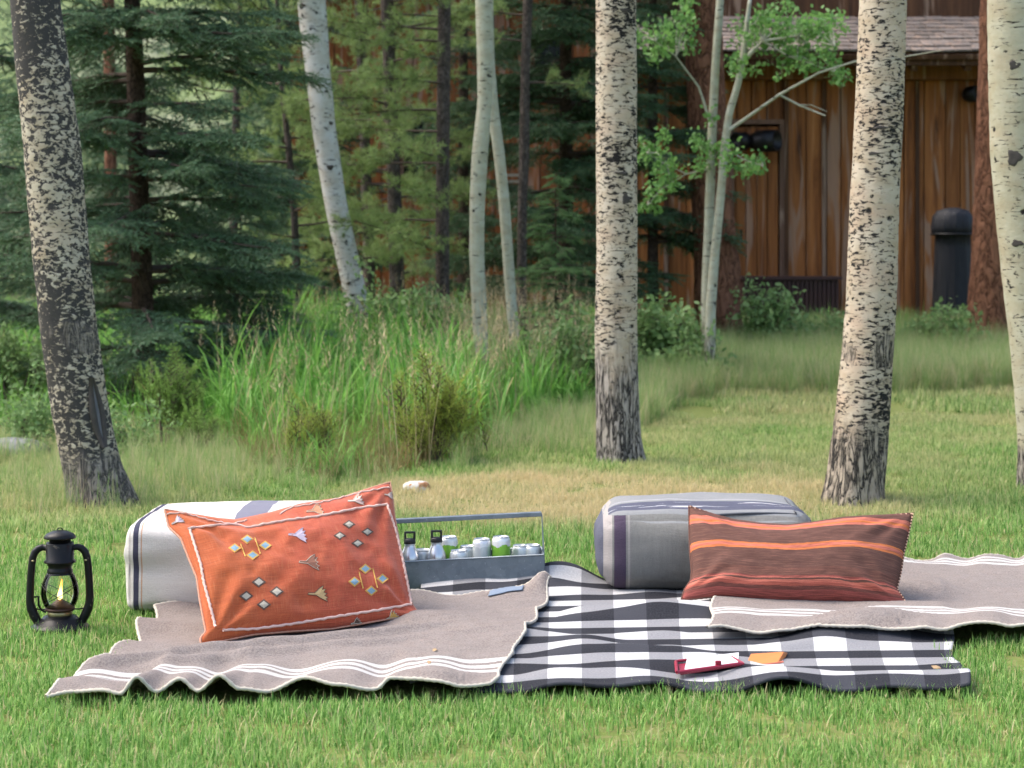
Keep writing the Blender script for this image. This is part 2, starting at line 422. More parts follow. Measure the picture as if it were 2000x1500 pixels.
o = scatter('undergrowth', np.stack([x, y, terr(x, y)], -1), zrot(len(x), .15), .26 * (.5 + fbm(np.stack([x * 3, y * 3], -1), 14)), SRC_BRUSH); tag(o, 'low brownish undergrowth at the foot of the tall grass', 'undergrowth', kind='stuff')
# loose meadow grass round the trunks and before the cabin
x, y = rand_ground(30000, 8.2, 21.4); k = np.zeros(len(x), bool); hh = np.zeros(len(x))
for q, h0, pr in zip(MEAD, (.22, .26, .36), (.45, .55, .95)):
    m = inside(q, x, y); k |= m & (rng.uniform(size=len(x)) < pr); hh[m] = h0
hh = hh * (.6 + .8 * fbm(np.stack([x * 2, y * 2], -1), 12)); x, y, hh = x[k], y[k], hh[k]
o = scatter('meadow_grass', np.stack([x, y, terr(x, y)], -1), zrot(len(x), .1), hh, SRC_MEAD); tag(o, 'loose pale meadow grass at the edge of the lawn', 'grass', kind='stuff')

# weeds and grass on the floor of the wood
x, y = rand_ground(9000, 12.2, 30); k = in_wood(x, y) & ~inside(TALL, x, y) & (rng.uniform(size=len(x)) < .2 + .8 * sstep(.4, .6, fbm(np.stack([x, y], -1), 17))); x, y = x[k], y[k]
o = scatter('wood_floor_weeds', np.stack([x, y, terr(x, y)], -1), zrot(len(x), .15), rng.uniform(.2, .5, len(x)), SRC_TALL); tag(o, 'weeds covering the floor of the wood', 'weeds', kind='stuff')
# a few longer tufts left by the mower
x, y = rand_ground(900, 4.0, 9.5); k = free(x, y); x, y = x[k], y[k]
o = scatter('long_tufts', np.stack([x, y, terr(x, y)], -1), zrot(len(x), .2), rng.uniform(.05, .09, len(x)), SRC_MEAD); tag(o, 'scattered longer pale tufts in the mown lawn', 'grass', kind='stuff')

# ------------------------------------------------------------------ cabins
def plank_mat(name, stops, gloss=.7):
    k = Mt(name, gloss, .25); p = k.pos(); r = k.rnd()
    off = k.n('ShaderNodeCombineXYZ', {0: k.math('MULTIPLY', r, 37.0), 1: k.math('MULTIPLY', r, 11.0), 2: k.math('MULTIPLY', r, 23.0)}).outputs[0]
    v = k.n('ShaderNodeVectorMath', {0: p, 1: off}, operation='ADD').outputs[0]
    g = k.noise(k.map(v, (14, 14, .7)), 1, 5, .65, 1.2)
    c = k.ramp(g, stops)
    c = k.mix(k.math('MULTIPLY', r, .65), c, tuple(q * .5 for q in stops[1][1]))
    pale = k.ramp(k.noise(k.map(v, (7, 7, .5)), 1, 3, .6, 1.5), [(.54, 0), (.62, 1)])
    c = k.mix(k.math('MULTIPLY', pale, .6), c, (.36, .25, .18))
    k.col(c); k.bump(g, .4, .01); return k.m
M_PLANK = plank_mat('weathered_plank', [(.28, (.05, .020, .009)), (.45, (.28, .098, .026)), (.6, (.42, .160, .045)), (.75, (.54, .240, .085))])
M_ORANGE = plank_mat('stained_siding', [(.25, (.10, .030, .009)), (.5, (.27, .088, .022)), (.75, (.40, .145, .042))])
M_DARKW = plank_mat('dark_beam', [(.25, (.03, .014, .007)), (.5, (.09, .04, .018)), (.75, (.15, .07, .03))])
M_SHING = plank_mat('cedar_shingle', [(.25, (.09, .078, .070)), (.5, (.19, .160, .140)), (.75, (.30, .26, .23))])
M_BLACK = plain('black_metal', (.010, .010, .011), .45, .2)
def unit_box(name, mat, bev=.06):
    me = bpy.data.meshes.new(name); b = MB().box((0, 0, 0), (1, 1, 1)); me.from_pydata(b.v, [], b.f); me.materials.append(mat); me.update(); return me
UB = {}
def piece(name, c, size, mat, parent, rot=(0, 0, 0)):
    if mat.name not in UB: UB[mat.name] = unit_box('plank_' + mat.name, mat)
    o = link(name, UB[mat.name], parent); o.location = c; o.scale = size; o.rotation_euler = rot; return o

D = 22.0; z0 = float(terr(0, D))
def hx(px, d=D): return (px - 1000) * d / F
def hz(py, d=D): return H - (py - HY) * d / F
cab = thing('plank_cabin', 'weathered brown plank cabin with a shingled roof behind the trunks', 'cabin', (0, 0, 0))
x = hx(1180)
MB().box(((hx(1180) + hx(2120)) / 2, D + .25, 1.75), (hx(2120) - hx(1180) + .1, .2, 3.6)).build('wall_backing', M_DARKW, cab, smooth=False)
i = 0
while x < hx(2110):
    w = random.uniform(.15, .27)
    if not (hx(1432) < x + w / 2 < hx(1522)):
        piece('board', (x + w / 2, D + random.uniform(-.012, .012), 1.70), (w - .012, .05, 3.35), M_PLANK, cab, (0, random.uniform(-.004, .004), 0))
    else: piece('board', (x + w / 2, D, 2.95), (w - .012, .05, .78), M_PLANK, cab)
    x += w
for j, pxx in enumerate((1300, 1535, 1608, 1790)):
    piece('batten', (hx(pxx), D - .045, 1.7), (.045, .03, 3.3), M_DARKW, cab)
door = thing('door', None, None); door.parent = cab
dl, dr, dt = hx(1428), hx(1526), hz(243)
for s in range(4):
    w = (dr - dl - .08) / 4; piece('plank', (dl + .04 + w * (s + .5), D - .01 - .008 * (s % 2), (z0 + dt) / 2), (w - .008, .045, dt - z0 - .06), M_PLANK, door)
fr = plank_mat('door_frame_wood', [(.25, (.10, .05, .03)), (.5, (.20, .11, .07)), (.75, (.28, .17, .12))])
piece('frame', (dl, D - .03, (z0 + dt) / 2), (.05, .07, dt - z0), fr, door); piece('frame', (dr, D - .03, (z0 + dt) / 2), (.05, .07, dt - z0), fr, door)
piece('frame', ((dl + dr) / 2, D - .03, dt + .026), (dr - dl + .05, .07, .05), fr, door)
MB().tube([(dl + .10, D - .10, 1.25), (dl + .10, D - .10, 1.4)], .012).build('handle', M_BLACK, door)
# eaves: beam, fascia and shingled roof
E = D - .75
xl, xr = hx(1200), hx(2120)
piece('beam', ((xl + xr) / 2, D - .12, hz(140, D)), (xr - xl, .18, .20), plank_mat('eave_beam', [(.25, (.09, .035, .013)), (.5, (.20, .08, .03)), (.75, (.28, .12, .05))]), cab)
piece('fascia', ((xl + xr) / 2, E + .06, hz(113, E)), (xr - xl, .045, .15), M_DARKW, cab)
for s in range(9):
    xx = xl + (xr - xl) * (s + .5) / 9; piece('rafter', (xx, (E + D) / 2 + .05, hz(118, E) + .06), (.07, .72, .11), M_DARKW, cab, (R(18), 0, 0))
roof = thing('roof', None, None); roof.parent = cab
pitch = R(20); rz0 = hz(103, E); ry0 = E
piece('roof_deck', ((xl + xr) / 2, ry0 + .9 * math.cos(pitch), rz0 - .04 + .9 * math.sin(pitch)), (xr - xl + .04, 1.85, .05), M_DARKW, roof, (pitch, 0, 0))
for r_ in range(9):
    xx = xl + random.uniform(-.15, 0)
    s = r_ * .17
    while xx < xr:
        w = random.uniform(.12, .24)
        piece('shingle', (xx + w / 2, ry0 + (s + .10) * math.cos(pitch), rz0 + (s + .10) * math.sin(pitch) + .022 + random.uniform(-.004, .008)), (w - .01, .25, .02), M_SHING, roof, (pitch - .07, random.uniform(-.03, .03), 0))
        xx += w
    if xx > 1e9: break
uw_y = ry0 + 1.50
for s in range(24):
    xx = xl + (xr - xl) * (s + .5) / 24; piece('upper_board', (xx, uw_y, rz0 + .5 + .95), (.22, .05, 1.9), M_DARKW, cab)
# things on and by the cabin wall
lampr = thing('wall_lamp', 'black twin barrel lamp fixed on the plank cabin door', 'lamp', (hx(1478), D - .08, hz(278)))
def barrel(c, r, l, yaw):
    m = Matrix.Rotation(yaw, 4, 'Z') @ Matrix.Rotation(R(90), 4, 'Y'); b = MB()
    b.lathe([(.01, -l / 2), (r * .75, -l / 2), (r, -l / 4), (r, l / 2), (r * .85, l / 2), (r * .7, l / 2 - .05), (.01, l / 2 - .06)], 24)
    b.v = [tuple((m @ Vector(v)) + Vector(c)) for v in b.v]; return b
barrel((.06, -.16, 0), .12, .30, R(-35)).build('lamp_head', M_BLACK, lampr); barrel((-.19, -.12, .0), .10, .2, R(-140)).build('lamp_head', M_BLACK, lampr)
MB().box((-.05, .01, 0), (.12, .05, .12)).box((-.05, -.06, 0), (.3, .03, .03)).build('bracket', M_BLACK, lampr, smooth=False)
sp = thing('spot_lamp', 'small black spotlight high on the cabin wall under the eave', 'lamp', (hx(1893), D - .06, hz(186)))
barrel((0, -.1, 0), .09, .2, R(-60)).build('lamp_head', M_BLACK, sp); MB().box((0, .0, 0), (.09, .05, .09)).build('bracket', M_BLACK, sp, smooth=False)
# covered heater
kc = Mt('black_cover_cloth', .6, .3); kc.col((.010, .011, .015)); kc.bump(kc.noise(kc.map(kc.coord(), (18, 18, 2)), 1, 3), .8, .03)
hp = base(1861, 20.6); ht = thing('covered_heater', 'tall black cloth cover over a patio heater beside the reddish trunk', 'cover', hp)
n = 44; prof = [(.215, 0), (.205, .25), (.195, .6), (.185, .95), (.18, 1.07), (.215, 1.09), (.222, 1.16), (.205, 1.27), (.16, 1.33), (.05, 1.36), (.005, 1.362)]
b = MB().lathe(prof, n); A = np.array(b.v); th = np.arctan2(A[:, 1], A[:, 0]); A[:, :2] *= (1 + .035 * np.sin(th * 7 + A[:, 2] * 2) * (1 - A[:, 2] / 1.4) + .02 * np.sin(th * 11 + 1))[:, None]
b.v = [tuple(v) for v in A]; b.build('cover', kc.m, ht)
MB().tube([(.225 * math.cos(a), .225 * math.sin(a), 1.085) for a in np.linspace(0, 6.283, 33)], .011, 6).build('drawcord', M_BLACK, ht)
# low ribbed box
bx = thing('ribbed_bench_box', 'low dark brown slatted box against the cabin wall', 'box', (0, 0, 0))
bd = 21.2; l, r_, t_, b_ = hx(1452, bd), hx(1640, bd), hz(543, bd), float(terr(0, bd))
M_BOX = plain('dark_brown_paint', (.045, .018, .016), .6)
MB().box(((l + r_) / 2, bd + .22, (t_ + b_) / 2), (r_ - l - .02, .36, t_ - b_ - .04)).build('body', M_BOX, bx, smooth=False)
nsl = 22
for s in range(nsl): piece('slat', (l + (r_ - l) * (s + .5) / nsl, bd + .02, (t_ + b_) / 2), ((r_ - l) / nsl - .014, .03, t_ - b_ - .05), M_BOX, bx)
piece('lid', ((l + r_) / 2, bd + .21, t_), (r_ - l + .05, .46, .035), M_BOX, bx)

# second cabin deeper in the wood
D2 = 27.0
cab2 = thing('orange_cabin', 'orange stained board cabin half hidden deep among the pines', 'cabin', (0, 0, 0))
x = hx(560, D2)
while x < hx(1185, D2):
    w = random.uniform(.18, .24); piece('board', (x + w / 2, D2 + random.uniform(-.01, .01), 2.6), (w - .014, .05, 4.8), M_ORANGE, cab2); x += w
MB().box(((hx(560, D2) + hx(1185, D2)) / 2, D2 + .15, 2.6), (hx(1185, D2) - hx(560, D2), .16, 4.8)).build('wall_backing', M_DARKW, cab2, smooth=False)
kg = Mt('dark_glass', .08, .5); kg.col((.01, .012, .014))
for pa, pb, qa, qb in ((785, 835, 215, 350), (1040, 1110, 60, 190)):
    wd = thing('window', None, None); wd.parent = cab2
    l, r_, t_, b_ = hx(pa, D2), hx(pb, D2), hz(qa, D2), hz(qb, D2)
    piece('pane', ((l + r_) / 2, D2 - .035, (t_ + b_) / 2), (r_ - l, .012, t_ - b_), kg.m, wd)
    for c, s in ((((l + r_) / 2, D2 - .05, t_), (r_ - l + .1, .06, .07)), (((l + r_) / 2, D2 - .05, b_), (r_ - l + .1, .06, .07))): piece('frame', c, s, M_DARKW, wd)
    for xx in (l, r_): piece('frame', (xx, D2 - .05, (t_ + b_) / 2), (.06, .055, t_ - b_ - .08), M_DARKW, wd)
piece('roof', ((hx(560, D2) + hx(1185, D2)) / 2, D2 + .6, 5.35), (hx(1185, D2) - hx(560, D2) + .8, 2.6, .1), M_DARKW, cab2, (R(18), 0, 0))
# pale slat rack seen between the trunks
rk = thing('slatted_rack', 'small rack of pale horizontal slats beside the dark thin trunk', 'rack', (0, 0, 0))
M_PALE = plain('pale_timber', (.42, .40, .34), .7)
for s in range(6): piece('slat', (hx(1000, 23), 23 + .0, hz(342 + s * 12.5, 23)), (.17, .04, .032), M_PALE, rk)
for pxx in (988, 1013): piece('post', (hx(pxx, 23), 23.035, (hz(335, 23) + terr(0, 23)) / 2), (.03, .03, hz(335, 23) - float(terr(0, 23))), M_DARKW, rk)
# ------------------------------------------------------------------ bark
def aspen_bark(name, cream, dark=(.022, .020, .019), fleck=.5, furrow_h=.6, grey=(.20, .185, .17), seed=0.0, zb=0.0, pink=.3, fine=1.0, patch=None, asp=2.4, grad=0.0):
    """cream bark with black horizontal flecks, lenticels and scars; grey furrowed bark near the foot"""
    k = Mt(name, .85, .2); p = k.map(k.pos(), (1, 1, 1), (seed, seed * 2.3, 0)); z = k.sep(k.pos())[2]
    big = k.noise(k.map(p, (2.2, 2.2, 1.6)), 1, 3)
    c = k.mix(k.ramp(k.noise(k.map(p, (9, 9, 14)), 1, 4), [(.35, 0), (.7, 1)]), cream, tuple(q * s for q, s in zip(cream, (.80, .74, .66))))
    c = k.mix(k.math('MULTIPLY', k.ramp(k.noise(k.map(p, (5, 5, 7)), 1, 4), [(.5, 0), (.68, 1)]), pink), c, (.50, .36, .26))
    # flecks: small, wider than high, in clusters
    n1 = k.noise(k.map(p, (24 * fine, 24 * fine, 24 * asp * fine)), 1, 4, .62, .6)
    thr = k.math('MULTIPLY_ADD', k.ramp(big, [(.3, 0), (.7, 1)]), .20, k.math('MULTIPLY_ADD', k.math('SUBTRACT', z, .75), grad, fleck))
    f1 = k.ramp(k.math('ADD', n1, k.math('SUBTRACT', .5, thr)), [(.40, 1), (.455, 0)])
    n2 = k.noise(k.map(p, (11, 11, 95)), 1, 4, .6, .4); f2 = k.ramp(n2, [(.33, 1), (.375, 0)])
    v = k.vor(k.map(p, (7.5, 7.5, 6.5)), 1); f3 = k.ramp(k.math('ADD', v, k.math('MULTIPLY', k.noise(k.map(p, (40, 40, 60)), 1, 3), .26)), [(.20, 1), (.25, 0)])
    f = k.math('MAXIMUM', k.math('MAXIMUM', f1, f2), f3)
    # furrows at the foot: long vertical plates
    r1 = k.noise(k.map(p, (30, 30, 5)), 1, 4, .6, .9); r2 = k.noise(k.map(p, (62, 62, 12)), 1, 4, .6, .7)
    crack = k.math('MAXIMUM', k.ramp(k.math('ABSOLUTE', k.math('SUBTRACT', r1, .5)), [(.012, 1), (.075, 0)]), k.math('MULTIPLY', k.ramp(r2, [(.36, 1), (.47, 0)]), .85))
    fc = k.mix(crack, k.mix(k.noise(k.map(p, (60, 60, 30)), 1, 4), grey, tuple(min(1, q * 2.1) for q in grey)), dark)
    hgt = k.math('ADD', k.math('SUBTRACT', z, zb), k.math('MULTIPLY', k.math('SUBTRACT', k.noise(k.map(p, (9, 9, 3.0)), 1, 4), .5), furrow_h * 1.7))
    low = k.ramp(k.math('DIVIDE', hgt, furrow_h * 2), [(.36, 1), (.60, 0)])
    if patch:
        dz_ = k.math('DIVIDE', k.math('SUBTRACT', z, patch[0]), patch[1]); pm = k.math('SUBTRACT', k.math('MULTIPLY_ADD', k.noise(k.map(p, (7, 7, 5)), 1, 5, .65), 3.2, -1.05), k.math('MULTIPLY', dz_, dz_))
        low = k.math('MAXIMUM', low, k.math('MULTIPLY', k.ramp(pm, [(.35, 0), (.6, 1)]), patch[2]))
    c = k.mix(f, c, dark); c = k.mix(low, c, fc); k.col(c)
    hh = k.math('SUBTRACT', 1.0, k.math('MAXIMUM', k.math('MULTIPLY', f, k.math('SUBTRACT', 1.0, low)), k.math('MULTIPLY', crack, low)))
    k.bump(k.math('ADD', hh, k.math('MULTIPLY', k.noise(k.map(p, (50, 50, 90)), 1, 3), .5)), .7, .008); return k.m
def rough_bark(name, lo, hi, sc=(26, 26, 7), bump=.8):
    k = Mt(name, .9, .15); p = k.pos()
    e = k.math('ABSOLUTE', k.math('SUBTRACT', k.noise(k.map(p, sc), 1, 4, .6, .8), .5)); n = k.noise(k.map(p, tuple(q * 1.7 for q in sc)), 1, 5, .65)
    c = k.mix(n, lo, hi); c = k.mix(k.ramp(e, [(.0, 1), (.05, 0)]), c, tuple(q * .5 for q in lo)); k.col(c)
    k.bump(k.math('ADD', k.ramp(e, [(0, 0), (.1, 1)]), n), bump, .02); return k.m

def trunk(name, spec, d, mat, parent, top=2.0, n=40, dz=.03, amp=.02, seed=0, shrink=.55, sink=.12):
    """spec: (px, py, width px) from top to foot, at distance d"""
    ps = [(Wp(px, py, d), w * d / F / 2) for px, py, w in spec]
    ps.sort(key=lambda q: q[0].z)
    zz = np.array([q[0].z for q in ps]); xx = np.array([q[0].x for q in ps]); rr = np.array([q[1] for q in ps])
    zb = float(terr(xx[0], d)); sl = (xx[-1] - xx[-2]) / (zz[-1] - zz[-2])
    zz = np.concatenate([[zb - sink], zz, [zz[-1] + top]]); xx = np.concatenate([[xx[0] - (xx[1] - xx[0]) / (zz[2] - zz[1]) * (zz[1] - zb + sink)], xx, [xx[-1] + sl * top * .6]])
    rr = np.concatenate([[rr[0] * 1.12], rr, [rr[-1] * shrink]])
    z = np.arange(zz[0], zz[-1], dz)
    X = np.interp(z, zz, xx); Rr = np.interp(z, zz, rr)
    ker = np.hanning(max(3, int(.25 / dz) | 1)); ker /= ker.sum(); pad = len(ker) // 2
    sm = lambda a: np.convolve(np.pad(a, pad, mode='reflect', reflect_type='odd'), ker, 'valid')
    X, Rr = sm(X), sm(Rr)
    t = np.linspace(0, 2 * math.pi, n, endpoint=False)
    T, Z = np.meshgrid(t, z)
    c3 = np.stack([np.cos(T) * 2.2, np.sin(T) * 2.2, Z * 3], -1)
    rad = Rr[:, None] * (1 + amp * 2 * (fbm(c3, seed, 2) - .5) + amp * 1.3 * (vnoise(np.stack([np.cos(T) * 6, np.sin(T) * 6, Z * 22], -1), seed + 3) - .5))
    foot = np.exp(-np.maximum(z - zb, 0) / .22)[:, None]
    rad = rad * (1 + .10 * foot * np.cos(T * 5 + seed))
    V = np.stack([X[:, None] + rad * np.cos(T), d + rad * np.sin(T), Z], -1)
    m = len(z); idx = np.arange(m * n).reshape(m, n); nx = np.roll(idx, -1, 1)
    fs = np.stack([idx[:-1], nx[:-1], nx[1:], idx[1:]], -1).reshape(-1, 4).tolist() + [tuple(idx[-1].tolist())]
    me = bpy.data.meshes.new(name); me.from_pydata(V.reshape(-1, 3).tolist(), [], fs); me.update()
    me.polygons.foreach_set('use_smooth', [True] * len(me.polygons))
    o = link(name, me, parent, mat)
    o_ctr = lambda zq: (float(np.interp(zq, z, X)), float(np.interp(zq, z, Rr)))
    return o, o_ctr

# leaves ------------------------------------------------------------
def leaf_mesh(name, n, rad, leaf, mat, seed=0, flat=.6, twigs=True, twig_mat=None, elong=1.0):
    g = np.random.default_rng(seed); vs = []; fs = []; rn = []; mi = []
    for i in range(n):
        c = g.normal(0, 1, 3); c = c / np.linalg.norm(c) * rad * g.uniform() ** .5 * np.array([1, 1, flat])
        nrm = g.normal(0, 1, 3) + np.array([0, -.3, .6]); nrm /= np.linalg.norm(nrm); a = np.cross(nrm, g.normal(0, 1, 3)); a /= np.linalg.norm(a); b2 = np.cross(nrm, a)
        r = g.uniform(); L = leaf * g.uniform(.7, 1.2); b = len(vs)
        pts = [(-1, 0, 0), (-.55, .72, .12), (.25, .85, .14), (1.0, 0, -.1), (.25, -.85, .14), (-.55, -.72, .12)]
        for u, v, w in pts: vs.append(tuple(c + a * u * L * elong + b2 * v * L * .85 + nrm * w * L)); rn.append(r)
        fs += [(b, b + 3, b + 2, b + 1), (b, b + 5, b + 4, b + 3)]; mi += [0, 0]
        if twigs and i % 2 == 0:
            b = len(vs); e = np.array([0, 0, 0]); sd = np.cross(c, g.normal(0, 1, 3)); sd = sd / (np.linalg.norm(sd) + 1e-9) * .002
            for q in (e - sd, e + sd, c * .98): vs.append(tuple(q)); rn.append(.5)
            fs.append((b, b + 1, b + 2)); mi.append(1)
    me = bpy.data.meshes.new(name); me.from_pydata(vs, [], fs); me.update()
    me.attributes.new('rnd', 'FLOAT', 'POINT').data.foreach_set('value', np.asarray(rn, np.float32))
    me.materials.append(mat)
    if twigs: me.materials.append(twig_mat); me.polygons.foreach_set('material_index', mi)
    return me
def needle_spray(name, L, side, needle, mat, twig_mat, seed=0, step=.0055, w=.0022, droop=.12, flat=.55):
    """a flat fir spray along +X: axis, side twigs, needles all round each twig"""
    g = np.random.default_rng(seed); vs = []; fs = []; rn = []; mi = []
    tw = [((0, 0, 0), (1, 0, 0), L)]
    for i in range(side):
        t = .12 + .75 * i / side; s = 1 if i % 2 else -1; a = g.uniform(.6, 1.0)
        tw.append(((L * t, 0, -droop * L * t * t), (math.cos(a), s * math.sin(a), g.uniform(-.25, .1)), L * g.uniform(.35, .55) * (1.1 - .7 * t)))
    for (o, dr, l) in tw:
        o = np.array(o); dr = np.array(dr); dr = dr / np.linalg.norm(dr); up = np.array([0, 0, 1.]); sd = np.cross(up, dr); sd /= np.linalg.norm(sd)
        r = g.uniform()
        b = len(vs); e = o + dr * l + np.array([0, 0, -droop * l]); vs += [tuple(o - sd * .004), tuple(o + sd * .004), tuple(e)]; rn += [.5] * 3; fs.append((b, b + 1, b + 2)); mi.append(1)
        m = int(l / step)
        for j in range(m):
            t = (j + g.uniform()) / m; c = o + dr * l * t + np.array([0, 0, -droop * l * t * t]); a = g.uniform(0, 6.283)
            rd = sd * math.cos(a) + up * math.sin(a) * flat; dd = dr * .75 + rd; dd /= np.linalg.norm(dd); nl = needle * g.uniform(.7, 1.15)
            q = np.cross(dd, g.normal(0, 1, 3)); q = q / np.linalg.norm(q) * w
            b = len(vs); vs += [tuple(c - q), tuple(c + q), tuple(c + dd * nl)]; rn += [min(1, max(0, r * .5 + g.uniform() * .5))] * 3; fs.append((b, b + 1, b + 2)); mi.append(0)
    me = bpy.data.meshes.new(name); me.from_pydata(vs, [], fs); me.update()
    me.attributes.new('rnd', 'FLOAT', 'POINT').data.foreach_set('value', np.asarray(rn, np.float32))
    me.materials.append(mat); me.materials.append(twig_mat); me.polygons.foreach_set('material_index', mi)
    return me
M_TWIG = plain('twig_bark', (.085, .06, .045), .9)
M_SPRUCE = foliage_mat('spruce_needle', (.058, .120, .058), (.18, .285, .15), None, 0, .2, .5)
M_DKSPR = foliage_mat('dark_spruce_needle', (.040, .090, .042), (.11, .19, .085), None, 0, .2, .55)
M_YOUNG = foliage_mat('young_spruce_needle', (.07, .16, .055), (.18, .31, .11), None, 0, .2, .5)
M_PINE = foliage_mat('pine_needle', (.15, .24, .07), (.33, .43, .15), (.44, .32, .12), .06, .35, .5)
M_LIME = foliage_mat('lime_needle', (.16, .30, .06), (.30, .48, .10), None, 0, .35, .5)
M_GOLD = foliage_mat('gold_needle', (.20, .29, .05), (.42, .48, .08), None, 0, .35, .5)
M_LEAF = foliage_mat('aspen_leaf', (.11, .24, .06), (.23, .42, .12), None, 0, .45, .4)
M_BUSH = foliage_mat('bush_leaf', (.13, .235, .075), (.29, .43, .17), (.34, .34, .14), .06, .45, .45)
SRC_SPR = source('spruce_spray', [needle_spray('spruce_spray', .34, 8, .027, M_SPRUCE, M_TWIG, s, .0068, .0042) for s in range(4)])
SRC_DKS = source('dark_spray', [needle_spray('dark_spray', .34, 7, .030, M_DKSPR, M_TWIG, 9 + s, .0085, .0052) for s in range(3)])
SRC_YNG = source('young_spray', [needle_spray('young_spray', .22, 7, .022, M_YOUNG, M_TWIG, 19 + s, .0045, .0030) for s in range(3)])
SRC_LIM = source('lime_spray', [needle_spray('lime_spray', .16, 8, .018, M_LIME, M_TWIG, 29 + s, .004, .0018, 0, 1.0) for s in range(3)])
SRC_GLD = source('gold_spray', [needle_spray('gold_spray', .17, 7, .022, M_GOLD, M_TWIG, 35 + s, .004, .0016, -.2, 1.0) for s in range(3)])
SRC_PIN = source('pine_spray', [needle_spray('pine_spray', .17, 3, .052, M_PINE, M_TWIG, 39 + s, .005, .0028, -.1, 1.0) for s in range(4)])
SRC_LEF = source('aspen_cluster', [leaf_mesh('aspen_cluster', 22, .13, .026, M_LEAF, s, .8, True, M_TWIG) for s in range(4)])
SRC_BSH = source('bush_cluster', [leaf_mesh('bush_cluster', 30, .16, .019, M_BUSH, 10 + s, .8, True, M_TWIG, 1.5) for s in range(4)])

# aspens --------------------------------------------------------------
def aspen(name, label, spec, d, mat, top=4.0, crown_n=90, seed=0, group='aspen trunks', n=44, dz=.02, amp=.025, crown_from=3.4):
    x0 = (spec[-1][0] - 1000) * d / F
    t = thing(name, label, 'tree', (0, 0, 0), 0, group)
    tr, ctr = trunk('trunk', spec, d, mat, t, top, n, dz, amp, seed)
    g = np.random.default_rng(seed + 50); pts = []; lb = MB(); ztop = Wp(0, spec[0][1], d).z + top
    for i in range(12):
        z = crown_from + (ztop - .3 - crown_from) * i / 11; a = g.uniform(0, 6.283); L = g.uniform(.5, 1.0); x, r = ctr(z)
        e = Vector((x + math.cos(a) * L, d + math.sin(a) * L, z + L * .55)); o = Vector((x, d, z))
        lb.tube([o, o.lerp(e, .5) + Vector((0, 0, .06)), e], [r * .35, r * .22, .006], 6)
        for s in np.linspace(.4, 1.05, max(1, crown_n // 12)):
            p = o.lerp(e, s) + Vector(g.normal(0, .12, 3)); pts.append(p)
    if crown_n:
        lb.build('limbs', mat, t)
        foliage('crown', pts, zrot(len(pts), .5), g.uniform(.9, 1.5, len(pts)), SRC_LEF, t, seed=seed)
    return t, ctr
M_A1 = aspen_bark('aspen_bark_dark', (.48, .435, .345), (.050, .047, .045), fleck=.485, furrow_h=.22, grey=(.15, .13, .11), seed=1.3, zb=0, pink=.25, fine=1.5, patch=(.74, .12, .85), asp=1.5, grad=.03)
M_A2 = aspen_bark('aspen_bark_cream', (.50, .445, .36), fleck=.405, furrow_h=.60, grey=(.24, .215, .19), seed=4.1, zb=0, pink=.45, fine=1.25)
M_A3 = aspen_bark('aspen_bark_pinkish', (.50, .43, .335), fleck=.415, furrow_h=.33, grey=(.24, .20, .155), seed=7.7, zb=0, pink=.6, patch=(.68, .13, .9), fine=1.25)
M_A4 = aspen_bark('aspen_bark_pale', (.47, .455, .345), fleck=.33, furrow_h=.2, grey=(.2, .18, .15), seed=11.2, zb=0, pink=.15)
M_A5 = aspen_bark('aspen_bark_white', (.62, .62, .59), fleck=.335, furrow_h=.5, grey=(.30, .27, .23), seed=15.5, zb=.15, pink=.05, fine=.6)
M_A6 = aspen_bark('aspen_bark_greenish', (.40, .41, .33), fleck=.26, furrow_h=.3, grey=(.28, .27, .23), seed=19.5, zb=.1, pink=.0, fine=.6)
D1 = Gd(985); D2_ = Gd(905); D3 = Gd(982); D4 = 9.4
a1, c1 = aspen('aspen_tree', 'dark speckled aspen trunk leaning left behind the lantern', [(68, 0, 96), (85, 150, 104), (103, 300, 112), (120, 510, 110), (134, 640, 110), (157, 800, 112), (178, 900, 112), (196, 955, 126), (205, 985, 140)], D1, M_A1, seed=1)
a2, c2 = aspen('aspen_tree', 'straight cream aspen trunk standing behind the gap between the two poufs', [(1203, 0, 79), (1204, 300, 80), (1205, 500, 80), (1203, 650, 83), (1205, 750, 84), (1208, 850, 86), (1213, 895, 90), (1216, 912, 98)], D2_, M_A2, seed=2)
a3, c3 = aspen('aspen_tree', 'pinkish cream aspen trunk rising behind the brown striped pillow', [(1725, 0, 92), (1718, 200, 93), (1708, 400, 96), (1701, 600, 98), (1686, 800, 105), (1676, 900, 112), (1667, 965, 114), (1665, 985, 124)], D3, M_A3, seed=3)
a4, c4 = aspen('aspen_tree', 'pale yellowish aspen trunk cut off by the right edge of the photo', [(1985, 0, 112), (1992, 300, 114), (2010, 500, 112), (2033, 700, 112), (2050, 880, 116), (2056, 950, 128)], D4, M_A4, seed=4)
a5, c5 = aspen('aspen_tree', 'bright white aspen leaning over the tall grass left of the pines', [(608, 0, 56), (620, 130, 50), (634, 262, 46), (656, 400, 44), (683, 525, 45), (700, 600, 46), (712, 680, 48)], 16.5, M_A5, seed=5, crown_n=60, n=28, dz=.04)
a6, c6 = aspen('aspen_tree', 'slender wavy grey-green aspen stem rooted in the tall grass', [(944, 0, 32), (947, 100, 31), (947, 200, 28), (937, 300, 32), (932, 400, 30), (931, 500, 29), (936, 600, 29), (940, 690, 28)], 14.2, M_A6, seed=6, crown_n=48, n=24, dz=.04)
a7, c7 = aspen('aspen_tree', 'slim grey-green aspen slanting out from behind the wavy stem', [(952, 0, 22), (955, 120, 22), (962, 210, 23), (975, 300, 22), (985, 400, 22), (995, 540, 21), (1003, 650, 21)], 14.9, M_A6, seed=7, crown_n=48, n=24, dz=.04)
